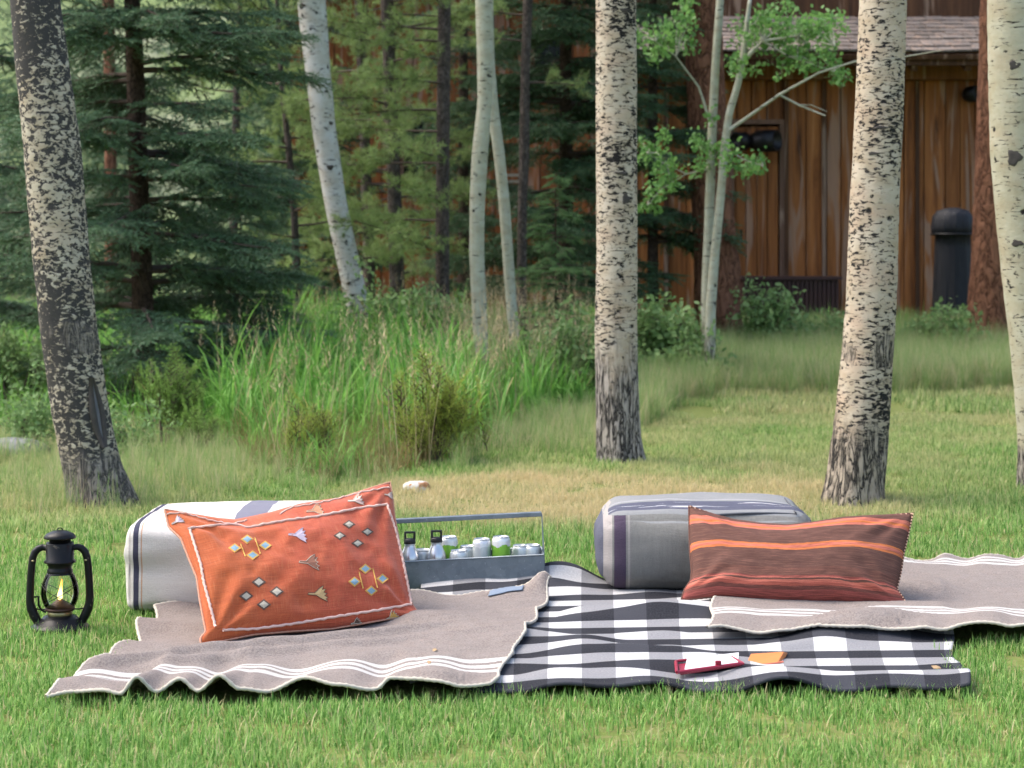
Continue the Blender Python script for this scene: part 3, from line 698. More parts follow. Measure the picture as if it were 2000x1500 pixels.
# knots and scars on the bark
M_KNOT = plain('bark_knot', (.060, .052, .047), .9, var=.4, scale=40)
def knot(t, ctr, d, px, py, w, h):
    z = H - (py - HY) * d / F; x = (px - 1000) * d / F; cx, r = ctr(z); dx = max(-.95, min(.95, (x - cx) / r)); a = math.asin(dx)
    nrm = Vector((math.sin(a), -math.cos(a), 0)); sd = Vector((math.cos(a), math.sin(a), 0)); up = Vector((0, 0, 1)); c = Vector((cx, d, z)) + nrm * (r * .985)
    b = MB(); vs = []; fs = []; nn = 16; ww, hh = w * d / F / 2, h * d / F / 2
    for ring, (s, o) in enumerate(((1, -.15), (.85, .07), (.6, .13), (.3, .12), (.01, .10))):
        for k in range(nn):
            q = 2 * math.pi * k / nn; j = 1 + .16 * math.sin(q * 3 + px) + .1 * math.sin(q * 5 + py); vs.append(c + sd * (math.cos(q) * ww * s * j) + up * (math.sin(q) * hh * s * j) + nrm * (o * ww))
    for i in range(4): fs += [(i * nn + k, i * nn + (k + 1) % nn, (i + 1) * nn + (k + 1) % nn, (i + 1) * nn + k) for k in range(nn)]
    return b.add(vs, fs).build('knot', M_KNOT, t)
for q in ((592, 14, 16, 14), (648, 242, 12, 10), (647, 328, 14, 12), (640, 180, 10, 8), (672, 430, 12, 9)): knot(a5, c5, 16.5, *q)
for q in ((1221, 390, 18, 24), (1212, 340, 26, 8), (1218, 25, 18, 12)): knot(a2, c2, D2_, *q)
for q in ((1712, 252, 30, 7), (1698, 302, 24, 7), (1727, 172, 12, 13), (1705, 332, 16, 7)): knot(a3, c3, D3, *q)
for q in ((1968, 310, 30, 36), (1968, 132, 24, 20), (1975, 475, 26, 16)): knot(a4, c4, D4, *q)
# torn bark wound low on the dark aspen
def wound():
    k = Mt('bare_grey_wood', .8, .2); g = k.noise(k.map(k.coord(), (60, 60, 4)), 1, 4); k.col(k.mix(g, (.06, .06, .062), (.22, .22, .235))); k.bump(g, .5, .005)
    pts = [(187, 735), (192, 770), (197, 800), (203, 835), (212, 870)]; inner = MB(); rim = MB(); vs = []
    for side in (-1, 1):
        line = []
        for i, (px, py) in enumerate(pts):
            w = (1, 5, 7, 6, 1)[i]; z = H - (py - HY) * D1 / F; cx, r = c1(z); x = (px + side * w - 1000) * D1 / F; a = math.asin(max(-.99, min(.99, (x - cx) / r)))
            line.append(Vector((cx + math.sin(a) * r * 1.0, D1 - math.cos(a) * r * 1.0, z)))
        vs.append(line); rim.tube(line, [.008, .013, .016, .015, .010], 7)
    n = len(pts); inner.add([p + Vector((.002, -.006, 0)) for p in vs[0]] + [p + Vector((.002, -.006, 0)) for p in vs[1]], [(i, i + 1, n + i + 1, n + i) for i in range(n - 1)])
    o = rim.build('bark_wound', M_KNOT, a1); inner.build('bare_wood', k.m, o)
wound()

# conifers -------------------------------------------------------------
def conifer(name, label, px, d, height, r0, coll, mat, tw, zstart=.15, dzw=.22, nb=(5, 7), seed=0, group=None, spec=None, dens=.085, zmax=None, droop=.30, cone=.8, sc=(.75, 1.15), sym=True):
    b0 = base(px, d); t = thing(name, label, 'tree', (0, 0, 0), 0, group); g = np.random.default_rng(seed)
    w = tw * 2 * F / d
    if spec is None: spec = [(px, HY - (height * .75 - H) * F / d, w * .35), (px, HY - (height * .3 - H) * F / d, w * .75), (px, HY + (H - b0.z) * F / d, w)]
    trunk('trunk', spec, d, mat, t, .4, 16, .12, .03, seed)
    pts, rots, scs = [], [], []; lb = MB(); z = zstart
    zmax = zmax or height
    sp = sorted([(Wp(p, q, d).z, Wp(p, q, d).x) for p, q, _ in spec]); sz = [q[0] for q in sp]; sx = [q[1] for q in sp]
    while z < zmax - .1:
        L0 = r0 * max(.06, (1 - z / height)) ** cone * (1.0 if z > .5 else .8)
        for i in range(g.integers(nb[0], nb[1] + 1)):
            a = g.uniform(0, 6.283); L = L0 * g.uniform(.65, 1.12); zb = b0.z + z + g.uniform(-.09, .09); o = np.array([np.interp(zb, sz, sx), d, zb])
            dv = np.array([math.cos(a), math.sin(a), 0]); lift = g.uniform(.02, .18); dr = droop * g.uniform(.7, 1.3)
            P = lambda s: o + dv * (L * s) + np.array([0, 0, L * (lift * s - dr * s * s + .45 * dr * s ** 3.5)])
            lb.tube([P(s) for s in (0, .3, .6, .85, 1)], [.016 * L + .004, .011 * L + .003, .008 * L + .002, .004, .002], 5)
            m = max(3, int(L / dens))
            for j in range(m):
                s = .10 + .90 * (j + g.uniform(0, .8)) / m; p = P(min(s, 1)); sd = 1 if j % 2 else -1
                pitch = -(lift - 2 * dr * s + 1.5 * dr * s ** 2.5)
                for rep in range(2):
                    yaw = a + sd * g.uniform(.35, 1.05) * (1.15 - .55 * s) * (1 if rep == 0 else -.8)
                    pts.append(p + g.normal(0, .012, 3)); rots.append((g.normal(0, .35), pitch * .7 + g.normal(.08, .16), yaw)); scs.append(g.uniform(*sc) * (.70 + .45 * min(1, (1.15 - s) * 1.6)) * min(1.0, .45 + L * .7))
            pts.append(P(.97)); rots.append((0, 0, a)); scs.append(.7 * min(1.0, .4 + L * .6))
        z += dzw * g.uniform(.75, 1.25)
    lb.build('limbs', M_TWIG, t)
    foliage('crown', pts, rots, scs, coll, t, seed=seed)
    return t
M_SPB = rough_bark('spruce_bark', (.05, .034, .026), (.13, .09, .065), (24, 24, 14))
M_PNB = rough_bark('pine_bark', (.075, .06, .052), (.19, .155, .135), (30, 30, 16))
M_PON = rough_bark('ponderosa_bark', (.13, .055, .030), (.30, .145, .085), (13, 13, 4.5))
WOOD = 'conifers in the wood'
conifer('spruce_tree', 'big blue-green spruce behind the dark leaning aspen', 272, 14.3, 8.5, 1.5, SRC_SPR, M_SPB, .085, .12, .25, (5, 6), 3, WOOD, dens=.09, zmax=4.6,
        spec=[(255, -60, 30), (262, 80, 34), (270, 330, 38), (278, 560, 42), (282, 730, 46)])
conifer('spruce_tree', 'spruce at the left edge with boughs reaching behind the leaning aspen', -90, 15.8, 8, 1.5, SRC_SPR, M_SPB, .09, .2, .42, (4, 5), 4, WOOD, zmax=5)
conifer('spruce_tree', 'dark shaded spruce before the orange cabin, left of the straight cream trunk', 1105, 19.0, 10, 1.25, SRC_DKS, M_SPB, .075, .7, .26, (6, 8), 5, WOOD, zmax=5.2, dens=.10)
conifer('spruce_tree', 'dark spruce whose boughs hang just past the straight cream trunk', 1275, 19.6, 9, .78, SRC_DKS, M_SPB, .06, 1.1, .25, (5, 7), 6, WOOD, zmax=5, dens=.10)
conifer('young_spruce', 'waist high young spruce with bright tips under the dark spruce', 1085, 16.2, 1.75, .62, SRC_YNG, M_SPB, .02, .12, .15, (5, 7), 7, WOOD, dens=.07, cone=.9)
conifer('young_spruce', 'small spruce growing beneath the big blue-green spruce', 470, 15.4, 1.75, .85, SRC_SPR, M_SPB, .02, .1, .17, (5, 7), 8, WOOD, dens=.08)
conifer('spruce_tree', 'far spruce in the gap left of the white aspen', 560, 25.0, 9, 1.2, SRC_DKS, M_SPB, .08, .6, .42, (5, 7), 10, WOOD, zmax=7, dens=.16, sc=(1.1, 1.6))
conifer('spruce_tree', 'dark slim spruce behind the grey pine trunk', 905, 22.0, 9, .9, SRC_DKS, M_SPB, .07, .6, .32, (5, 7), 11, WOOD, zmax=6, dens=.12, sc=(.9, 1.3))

def pine(name, label, spec, d, seed, zr, L0, nbr, top=2.5, tuft=.09, bias=None):
    t = thing(name, label, 'tree', (0, 0, 0), 0, WOOD); g = np.random.default_rng(seed)
    tr, ctr = trunk('trunk', spec, d, M_PNB, t, top, 16, .08, .03, seed)
    lb = MB(); pts, rots, scs = [], [], []
    for i in range(nbr):
        z = zr[0] + (zr[1] - zr[0]) * (i + g.uniform()) / nbr; x, r = ctr(z); a = g.uniform(0, 6.283) if bias is None else g.normal(bias, 1.1); L = L0 * g.uniform(.5, 1.1)
        dv = np.array([math.cos(a), math.sin(a), 0]); o = np.array([x, d, z]); cv = g.uniform(-.25, .25); sdv = np.array([-dv[1], dv[0], 0])
        P = lambda s: o + dv * L * s + sdv * cv * L * s * s + np.array([0, 0, L * (.05 * s + g0 * s * s)])
        g0 = g.uniform(-.12, .22)
        lb.tube([P(s) for s in (0, .25, .5, .75, 1)], [.013, .010, .008, .005, .003], 5)
        for j in range(max(6, int(L / tuft * 1.9))):
            s = .3 + .7 * g.uniform(); p = P(s) + g.normal(0, .05, 3) * np.array([1, 1, .7]); yaw = a + g.normal(0, .9)
            pts.append(p); rots.append((g.uniform(0, 6.28), g.normal(-.25, .4), yaw)); scs.append(g.uniform(.75, 1.25))
    lb.build('limbs', M_TWIG, t); foliage('crown', pts, rots, scs, SRC_PIN, t, seed=seed)
    return t
pine('pine_tree', 'pine with a plain grey trunk between the white aspen and the wavy stem', [(868, 0, 25), (865, 300, 26), (864, 500, 27), (866, 600, 26), (866, 680, 28)], 16.8, 21, (1.0, 4.2), 1.15, 18, bias=2.9)
pine('pine_tree', 'pine with loose yellow-green tufts right of the white aspen', [(755, -20, 26), (765, 250, 24), (772, 420, 28), (778, 640, 30)], 18.5, 22, (.9, 4.5), 1.25, 40)
pine('pine_tree', 'thin young pine just left of the white aspen', [(540, -20, 8), (550, 160, 10), (565, 300, 13), (575, 420, 14), (585, 640, 18)], 17.2, 23, (1.2, 4.0), .85, 28)
pine('pine_tree', 'pine behind the white aspen with tufts across its stem', [(700, -20, 18), (712, 250, 20), (722, 560, 22), (725, 640, 24)], 20.5, 24, (.9, 4.6), 1.1, 36)
pine('pine_tree', 'dark thin wavy pine trunk left of the straight cream aspen', [(1032, -20, 19), (1026, 130, 18), (1024, 300, 20), (1020, 400, 18), (1018, 640, 20)], 17.6, 25, (2.6, 4.5), .8, 8)
pine('pine_tree', 'pine leaning before the gap between big spruce and white aspen', [(470, -20, 12), (462, 200, 14), (455, 500, 18), (450, 640, 20)], 19.5, 26, (1.9, 5.0), .9, 20)
def ponderosa(label, spec, d, seed):
    t = thing('ponderosa_tree', label, 'tree', (0, 0, 0), 0, 'thick reddish pine trunks'); tr, ctr = trunk('trunk', spec, d, M_PON, t, 3.0, 28, .05, .05, seed)
    g = np.random.default_rng(seed); lb = MB(); pts, rots, scs = [], [], []
    for i in range(10):
        z = 4.4 + i * .22; x, r = ctr(z); a = g.uniform(0, 6.28); L = g.uniform(.8, 1.4); o = Vector((x, d, z)); e = o + Vector((math.cos(a) * L, math.sin(a) * L, .2)); lb.tube([o, o.lerp(e, .5), e], [.04, .025, .008], 6)
        for j in range(14): pts.append(o.lerp(e, g.uniform(.4, 1)) + Vector(g.normal(0, .1, 3))); rots.append((g.uniform(0, 6.28), g.normal(-.2, .4), a + g.normal(0, .8))); scs.append(1.5)
    lb.build('limbs', M_PON, t); foliage('crown', pts, rots, scs, SRC_PIN, t, seed=seed)
ponderosa('thick reddish pine trunk behind the twin saplings beside the cabin', [(1370, 0, 72), (1384, 300, 78), (1400, 520, 88), (1403, 660, 96)], 19.4, 31)
ponderosa('thick reddish pine trunk beside the black covered heater', [(1952, 0, 72), (1946, 300, 80), (1938, 500, 82), (1934, 640, 92), (1932, 690, 108)], 18.8, 32)
ponderosa('distant reddish pine trunk seen through the big blue-green spruce', [(212, 0, 22), (216, 300, 24), (218, 560, 27)], 24.0, 33)

# saplings with leaves -------------------------------------------------
def sapling(label, spec, d, seed, blobs, twigs):
    t = thing('aspen_sapling', label, 'sapling', (0, 0, 0), 0, 'twin saplings'); trunk('trunk', spec, d, M_A6, t, .5, 14, .05, .03, seed); g = np.random.default_rng(seed)
    lb = MB()
    for tw in twigs:
        pp = [Wp(px, py, d + dd) for px, py, dd, r in tw]; lb.tube(pp, [q[3] for q in tw], 6)
    pts = []
    nodes = [p for tw in twigs for p in [Wp(q[0], q[1], d + q[2]) for q in tw]] + [Wp(q[0], q[1], d) for q in spec[:5]]
    for px, py, rx, ry, n in blobs:
        c_ = Wp(px, py, d - .12); near = min(nodes, key=lambda q: (q - c_).length)
        for i in range(n):
            p = Wp(px + g.normal(0, rx * .62), py + g.normal(0, ry * .62), d + g.normal(0, .22)); pts.append(p)
            if i % 3 == 0: m_ = near.lerp(p, .55) + Vector((0, 0, .03)); lb.tube([near, m_, p], [.0045, .003, .0015], 4)
    lb.build('branches', M_A6, t)
    foliage('crown', pts, zrot(len(pts), .6), g.uniform(.5, .9, len(pts)), SRC_LEF, t, seed=seed)
sapling('straight thin sapling stem of the pair before the plank cabin', [(1408, -20, 15), (1398, 120, 16), (1391, 250, 17), (1386, 400, 19), (1380, 600, 22), (1382, 690, 24)], 15.6, 41,
        [(1290, 75, 55, 30, 26), (1345, 45, 30, 30, 10), (1275, 290, 28, 26, 12), (1300, 350, 30, 30, 12), (1265, 400, 16, 14, 5), (1365, 290, 22, 30, 9)],
        [[(1391, 250, 0, .014), (1365, 170, -.1, .009), (1320, 110, -.2, .006), (1280, 80, -.2, .003)], [(1388, 330, 0, .012), (1340, 340, -.1, .007), (1300, 320, -.15, .004), (1265, 300, -.1, .002)], [(1340, 340, -.1, .006), (1290, 370, -.2, .003), (1265, 400, -.2, .002)]])
sapling('forked sapling stem with a bare grey branch before the plank cabin', [(1450, 120, 13), (1440, 170, 14), (1424, 220, 15), (1414, 300, 16), (1406, 400, 17), (1396, 500, 18), (1388, 600, 20), (1386, 690, 22)], 15.5, 42,
        [(1500, 60, 60, 40, 34), (1570, 75, 55, 45, 34), (1620, 60, 30, 35, 14), (1560, 120, 55, 22, 14), (1445, 120, 30, 25, 10), (1630, 145, 18, 14, 5), (1475, 325, 24, 14, 7), (1395, 290, 22, 18, 8), (1405, 320, 25, 18, 7)],
        [[(1450, 120, 0, .022), (1490, 80, -.1, .012), (1560, 70, -.15, .008), (1630, 90, -.2, .004)], [(1490, 80, -.1, .010), (1540, 110, -.2, .006), (1630, 140, -.2, .003)],
         [(1412, 262, 0, .016), (1470, 222, -.1, .013), (1522, 185, -.2, .011), (1600, 142, -.3, .009), (1670, 120, -.35, .007), (1760, 112, -.4, .005), (1840, 98, -.45, .003)],
         [(1522, 185, -.2, .010), (1560, 205, -.25, .009), (1612, 226, -.3, .006)], [(1560, 205, -.25, .006), (1585, 205, -.3, .004), (1615, 218, -.3, .002)], [(1418, 290, 0, .009), (1450, 310, -.05, .005), (1490, 325, -.1, .002)]])

# shrubs ----------------------------------------------------------------
def shrub(name, label, px, d, w, h, coll, n, seed, cat='shrub', group=None, scl=(.7, 1.2), upright=False, spread=1.0):
    b0 = base(px, d); t = thing(name, label, cat, (0, 0, 0), 0, group); g = np.random.default_rng(seed); lb = MB(); pts, rots, scs = [], [], []
    ns = max(5, n // 10); W_ = w * d / F / 2; Hh = h
    for i in range(ns):
        a = g.uniform(0, 6.283); q = g.uniform(.2, 1) ** .6; e = b0 + Vector((math.cos(a) * W_ * q, math.sin(a) * W_ * .8 * q, Hh * math.sqrt(max(.08, 1 - q * q * .7)) * g.uniform(.45, 1.15)))
        o = b0 + Vector((math.cos(a) * W_ * .15, math.sin(a) * W_ * .15, -.02)); md = o.lerp(e, .55) + Vector((0, 0, Hh * .08))
        lb.tube([o, md, e], [.008, .005, .002], 5)
        for j in range(n // ns):
            s = g.uniform(.35, 1.08); p = (o.lerp(md, s / .55) if s < .55 else md.lerp(e, (s - .55) / .45)) + Vector(g.normal(0, .085 * spread, 3)) * (1 if not upright else .5)
            p.z = max(p.z, b0.z + .03); pts.append(p)
            rots.append((g.normal(0, .4), (-R(70) if upright else -.4) + g.normal(0, .35), a + g.normal(0, .8))); scs.append(g.uniform(*scl))
    lb.build('stems', M_TWIG, t); foliage('foliage', pts, rots, scs, coll, t, seed=seed); return t
UND = 'shrubs along the edge of the wood'
shrub('conifer_seedling', 'bright green little conifer seedling by the foot of the dark leaning aspen', 318, 11.6, 120, .44, SRC_LIM, 120, 51, 'seedling', UND, upright=True, scl=(.7, 1.1))
shrub('conifer_seedling', 'low pale green seedling beside the bright one', 388, 11.4, 60, .24, SRC_LIM, 40, 52, 'seedling', UND, upright=True, scl=(.6, .9))
shrub('rabbitbrush', 'yellow tipped rabbitbrush in front of the tall grass clump', 835, 10.6, 140, .40, SRC_GLD, 150, 53, 'shrub', UND, upright=True)
shrub('rabbitbrush', 'small yellow tipped rabbitbrush behind the orange pillow corner', 612, 10.3, 70, .26, SRC_GLD, 70, 54, 'shrub', UND, upright=True, scl=(.6, 1.0))
shrub('leafy_shrub', 'leafy bush just right of the straight cream trunk', 1290, 16.3, 150, .75, SRC_BSH, 70, 55, 'shrub', UND)
shrub('leafy_shrub', 'bush at the foot of the twin saplings', 1345, 15.6, 120, .42, SRC_BSH, 40, 56, 'shrub', UND)
shrub('leafy_shrub', 'bush growing before the low slatted box', 1505, 18.6, 190, .60, SRC_BSH, 55, 57, 'shrub', UND)
shrub('leafy_shrub', 'bush beside the pinkish aspen in front of the cabin', 1610, 19.0, 100, .36, SRC_BSH, 28, 58, 'shrub', UND)
shrub('leafy_shrub', 'little plant at the left foot of the black covered heater', 1800, 18.6, 50, .40, SRC_BSH, 22, 59, 'shrub', UND)
shrub('leafy_shrub', 'little plant in front of the black covered heater', 1872, 18.2, 50, .42, SRC_BSH, 22, 60, 'shrub', UND)
shrub('leafy_shrub', 'leafy weeds at the left edge beside the dark leaning aspen', 65, 11.2, 110, .34, SRC_BSH, 50, 61, 'shrub', UND, scl=(.4, .75))
shrub('leafy_shrub', 'green weeds right behind the foot of the dark leaning aspen', 262, 11.0, 90, .20, SRC_BSH, 40, 62, 'shrub', UND, scl=(.4, .7))
shrub('leafy_shrub', 'broad bush in shade at the right end of the tall grass', 1120, 14.6, 170, .52, SRC_BSH, 130, 63, 'shrub', UND)
shrub('leafy_shrub', 'bush among the trunks behind the tall grass', 780, 16.0, 260, .75, SRC_BSH, 190, 64, 'shrub', UND)
shrub('leafy_shrub', 'dark bush under the big blue-green spruce', 30, 14.5, 260, .6, SRC_BSH, 110, 65, 'shrub', UND, scl=(.5, .9))

# rocks ------------------------------------------------------------------
def rock(name, label, px, d, size, stops, seed):
    bm = MB(); g = np.random.default_rng(seed); n, m = 20, 12; vs = []
    for i in range(m):
        ph = math.pi * (i / (m - 1)); 
        for k in range(n):
            th = 2 * math.pi * k / n; v = np.array([math.sin(ph) * math.cos(th), math.sin(ph) * math.sin(th), math.cos(ph)])
            r = .75 + .5 * float(fbm(v[None] * 1.3 + seed, seed, 3)[0]); vs.append(v * r * np.array(size))
    fs = [(i * n + k, (i + 1) * n + k, (i + 1) * n + (k + 1) % n, i * n + (k + 1) % n) for i in range(m - 1) for k in range(n)]
    k = Mt(name + '_stone', .85, .25); c = k.ramp(k.noise(k.coord(), 22, 4), stops); k.col(c); k.bump(k.noise(k.coord(), 60, 4), .5, .01)
    o = bm.add(vs, fs).build(name, k.m); b0 = base(px, d); o.location = b0 + Vector((0, 0, size[2] * .5)); tag(o, label, 'rock'); return o
rock('lichen_stone', 'small white and rust coloured stone lying behind the metal tray', 815, 9.35, (.062, .05, .036), [(.38, (.55, .53, .48)), (.5, (.62, .60, .56)), (.58, (.42, .20, .08)), (.7, (.12, .08, .06))], 3)
rock('grey_boulder', 'flat grey boulder in the weeds at the left edge', 20, 11.0, (.20, .14, .07), [(.3, (.13, .13, .14)), (.7, (.28, .28, .29))], 5)

# far wood on the slope -----------------------------------------------------
g = np.random.default_rng(77); pts, rots, scs = [], [], []
for i in range(110):
    d = g.uniform(40, 85); px = g.uniform(-400, 2400)
    if 290 < px < 520 and g.uniform() < .55: continue
    x = (px - 1000) * d / F; z0_ = float(terr(x, d)); hh = g.uniform(5, 10); r0 = g.uniform(1.0, 1.7)
    for j in range(60):
        t = g.uniform(.02, 1); a = g.uniform(0, 6.283); L = r0 * (1 - t) ** .8 * g.uniform(.3, 1)
        pts.append((x + math.cos(a) * L, d + math.sin(a) * L, z0_ + hh * t)); rots.append((g.normal(0, .3), g.uniform(.1, .5), a)); scs.append(g.uniform(3.0, 5.0) * (1.15 - .6 * t))
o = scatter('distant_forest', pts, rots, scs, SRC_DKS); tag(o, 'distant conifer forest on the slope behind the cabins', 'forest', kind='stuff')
# ------------------------------------------------------------------ blankets
def uvm(k, sc=(1, 1, 1)): return k.map(k.coord('UV'), sc)
def wool_fuzz(k, c, amt=.35):
    n = k.noise(uvm(k, (170, 170, 1)), 1, 5, .8); m = k.noise(uvm(k, (30, 30, 1)), 1, 4, .6)
    c = k.mix(k.math('MULTIPLY', k.ramp(n, [(.40, 1), (.56, 0)]), amt), c, (.085, .070, .062)); c = k.mix(k.math('MULTIPLY', k.ramp(m, [(.4, 0), (.7, 1)]), .18), c, (.44, .40, .37))
    k.b.inputs['Sheen Weight'].default_value = .1; k.b.inputs['Sheen Roughness'].default_value = .5
    k.bump(k.math('ADD', n, k.math('MULTIPLY', m, .6)), .8, .006); return c
def grey_wool(name, stripes):
    k = Mt(name, .95, .1); u, v, _ = k.sep(k.coord('UV')); c = (.295, .245, .216)
    c = wool_fuzz(k, c, .6); f = None
    wob = k.math('MULTIPLY', k.math('SUBTRACT', k.noise(uvm(k, (90, 90, 1)), 1, 2), .5), .004)
    vv = k.math('ADD', v, wob)
    for v0 in stripes:
        for j, w in ((-1, .0125), (0, .0125), (1, .0125)):
            s = k.math('LESS_THAN', k.math('ABSOLUTE', k.math('SUBTRACT', vv, v0 + j * .043)), w); f = s if f is None else k.math('MAXIMUM', f, s)
    k.col(k.mix(f, c, k.mix(k.noise(uvm(k, (300, 300, 1)), 1, 2), (.52, .50, .46), (.64, .62, .59)))); return k.m
def check_wool():
    k = Mt('buffalo_check_wool', .95, .1); u, v, _ = k.sep(k.coord('UV'))
    a = k.math('LESS_THAN', k.math('FRACT', k.math('DIVIDE', u, .172)), .5); b = k.math('LESS_THAN', k.math('FRACT', k.math('ADD', k.math('DIVIDE', v, .178), .51)), .5)
    c = k.mix(b, k.mix(a, (.016, .017, .021), (.045, .047, .055)), k.mix(a, (.265, .265, .272), (.57, .565, .555)))
    tw = k.noise(uvm(k, (190, 190, 1)), 1, 5, .8); c = k.mix(k.math('MULTIPLY', k.ramp(tw, [(.4, 1), (.62, 0)]), .35), c, (.07, .07, .08))
    k.col(c); k.bump(tw, .5, .003); return k.m

def bilin(c, U, V):
    c = [np.array(q) for q in c]; U = U[..., None]; V = V[..., None]
    return (1 - V) * ((1 - U) * c[0] + U * c[1]) + V * ((1 - U) * c[3] + U * c[2])
def blanket(name, label, corners, nu, nv, mat, zfun, shape=None, thick=.006, stitch=None, size=None, ragged=0):
    U, V = np.meshgrid(np.linspace(0, 1, nu), np.linspace(0, 1, nv)); P = bilin(corners, U, V)
    if shape is not None: P = shape(U, V, P)
    P[..., 2] = zfun(U, V, P)
    w = np.linalg.norm(np.array(corners[1]) - np.array(corners[0])); h = np.linalg.norm(np.array(corners[3]) - np.array(corners[0]))
    o = grid_mesh(name, P, np.stack([U * w, V * h], -1), mat, None, thick); tag(o, label, 'blanket')
    if stitch:
        loop = list(P[0, :]) + list(P[1:, -1]) + list(P[-1, -2::-1]) + list(P[-2:0:-1, 0]); loop.append(loop[0])
        loop = [Vector(q) for q in loop]; MB().tube(loop, [.0045 + .0015 * (i % 3 == 0) for i in range(len(loop))], 6, cap=False).build('stitched_edge', stitch, o)
    return o, P, w, h
k = Mt('cream_yarn', .9, .1); k.col(k.mix(k.noise(k.coord(), 300, 2), (.42, .37, .29), (.60, .56, .48))); M_YARN = k.m
def z_check(U, V, P):
    n = fbm(np.stack([P[..., 0] * 2.3, P[..., 1] * 3.6], -1), 31, 2) - .5; n2 = fbm(np.stack([P[..., 0] * 4.6 + 3, P[..., 1] * 7], -1), 33, 2) - .5
    front = (.014 * np.sin(U * 19 + 1.2) + .012 * np.sin(U * 31)) * np.exp(-V / .07)
    tent = .045 * np.exp(-((P[..., 0] - .98) / .16) ** 2 - ((P[..., 1] - 5.72) / .10) ** 2) + .03 * np.exp(-((P[..., 0] - .45) / .22) ** 2 - ((P[..., 1] - 6.05) / .07) ** 2)
    bk = .03 * np.exp(-((P[..., 0] - .19) / .14) ** 2) * np.exp(-(1 - V) / .08) + .012 * np.sin(U * 30) * np.exp(-(1 - V) / .06)
    return np.maximum(.018, .030 + .066 * n * sstep(0, .12, V) + .034 * n2 * sstep(0, .1, V) + front + tent + bk)
ck, PC, wc, hc = blanket('checked_blanket', 'black and white buffalo check blanket spread on the lawn', CHECK, 180, 170, check_wool(), z_check, lambda U, V, P: P + np.stack([.012 * np.sin(V * 20) * (np.exp(-(1 - U) / .04)), .010 * np.sin(U * 17) * np.exp(-V / .06), 0 * U], -1), .008)
def zon(P, x, y):
    """height of a blanket's cloth at ground points (nearest cloth vertex), and how far away that vertex is"""
    Q = P.reshape(-1, 3); x = np.atleast_1d(np.asarray(x, float)); y = np.atleast_1d(np.asarray(y, float)); out = np.empty(x.size); dd = np.empty(x.size)
    for s in range(0, x.size, 400):
        e = (x.ravel()[s:s + 400, None] - Q[None, :, 0]) ** 2 + (y.ravel()[s:s + 400, None] - Q[None, :, 1]) ** 2; m = e.argmin(1); out[s:s + 400] = Q[m, 2]; dd[s:s + 400] = np.sqrt(e[np.arange(len(m)), m])
    return out.reshape(x.shape), dd.reshape(x.shape)
def rest_on(Z, P, gap):
    """cloth lying over the checked blanket: stays above it and slopes down beyond its edge"""
    h, dd = zon(PC[::2, ::2], P[..., 0], P[..., 1]); over = h + gap - np.maximum(0, dd - .012) * .35; k_ = .006
    return np.where(Z - over > k_ * 6, Z, over + k_ * np.log1p(np.exp(np.clip((Z - over) / k_, -30, 30))))
# front edge height of the grey blanket: ripples standing on the grass
ex = np.array([75, 130, 200, 232, 262, 300, 345, 380, 424, 465, 515, 590, 655, 730, 756, 800, 850, 900, 955])
ez = np.array([.005, .012, .022, .014, .052, .012, .043, .016, .055, .020, .010, .045, .028, .012, .040, .034, .026, .014, .012])
def z_left(U, V, P):
    px = 75 + U * 880; q = px + V * 60; j_ = np.clip(np.searchsorted(ex, q) - 1, 0, len(ex) - 2); t_ = np.clip((q - ex[j_]) / (ex[j_ + 1] - ex[j_]), 0, 1); t_ = t_ * t_ * (3 - 2 * t_); e = ez[j_] * (1 - t_) + ez[j_ + 1] * t_
    ker = 1; n = fbm(np.stack([P[..., 0] * 3.2, P[..., 1] * 4.5], -1), 21, 3) - .5
    fold = np.exp(-((P[..., 0] + .80 - (P[..., 1] - 5.35) * 1.6) / .05) ** 2) * .022 + np.exp(-((P[..., 0] + .62 - (P[..., 1] - 5.35) * 1.9) / .06) ** 2) * .018
    ridge = .012 * np.sin(U * 31 + V * 3) * np.exp(-((V - .17) / .12) ** 2)
    fold = fold * sstep(.18, .3, V) * sstep(.75, .55, V)
    le = .018 * np.sin(V * 26) * np.exp(-U / .10) + .008 * np.sin(V * 27 + 1) * np.exp(-(1 - U) / .06)
    cr = .055 * np.exp(-((U - .985) / .035) ** 2 - ((V - .99) / .05) ** 2)
    back = .02 * np.sin(U * 22) * np.exp(-(1 - V) / .06)
    return rest_on(.034 + (e - .012) * np.exp(-V / .16) + .040 * n * sstep(.02, .3, V) + fold + ridge + le + cr + back + .006 * sstep(.72, 1.0, U), P, .016)
def shape_left(U, V, P):
    P = P.copy(); P[..., 0] += .018 * np.sin(V * 21 + 1) * np.exp(-U / .06) + .007 * np.sin(V * 31) * np.exp(-(1 - U) / .05) + .05 * np.sin(V * 3.1) * np.exp(-U / .2)
    P[..., 1] += .012 * np.sin(U * 26) * np.exp(-V / .08); return P
gl, PL, wl, hl = blanket('grey_blanket', 'grey-brown wool blanket with white stripes and rippled front edge under the orange pillow', GREY_L, 200, 150, grey_wool('grey_wool_front', (.20, 1.30)), z_left, shape_left, .007, M_YARN)
def z_right(U, V, P):
    n = fbm(np.stack([P[..., 0] * 3, P[..., 1] * 4], -1), 41, 3) - .5
    wv = fbm(np.stack([U * 11, V * 1.2], -1), 44, 2) - .5; fr = (.045 * wv + .005 * np.sin(U * 37)) * np.exp(-V / .14); bk = (.05 * wv + .010 * np.sin(U * 46 + 3 * wv)) * np.exp(-(1 - V) / .10)
    z = .052 + .035 * n + fr + bk
    return rest_on(z + .022 * np.exp(-((P[..., 0] - 1.42) / .12) ** 2) * np.exp(-V / .3), P, .016)
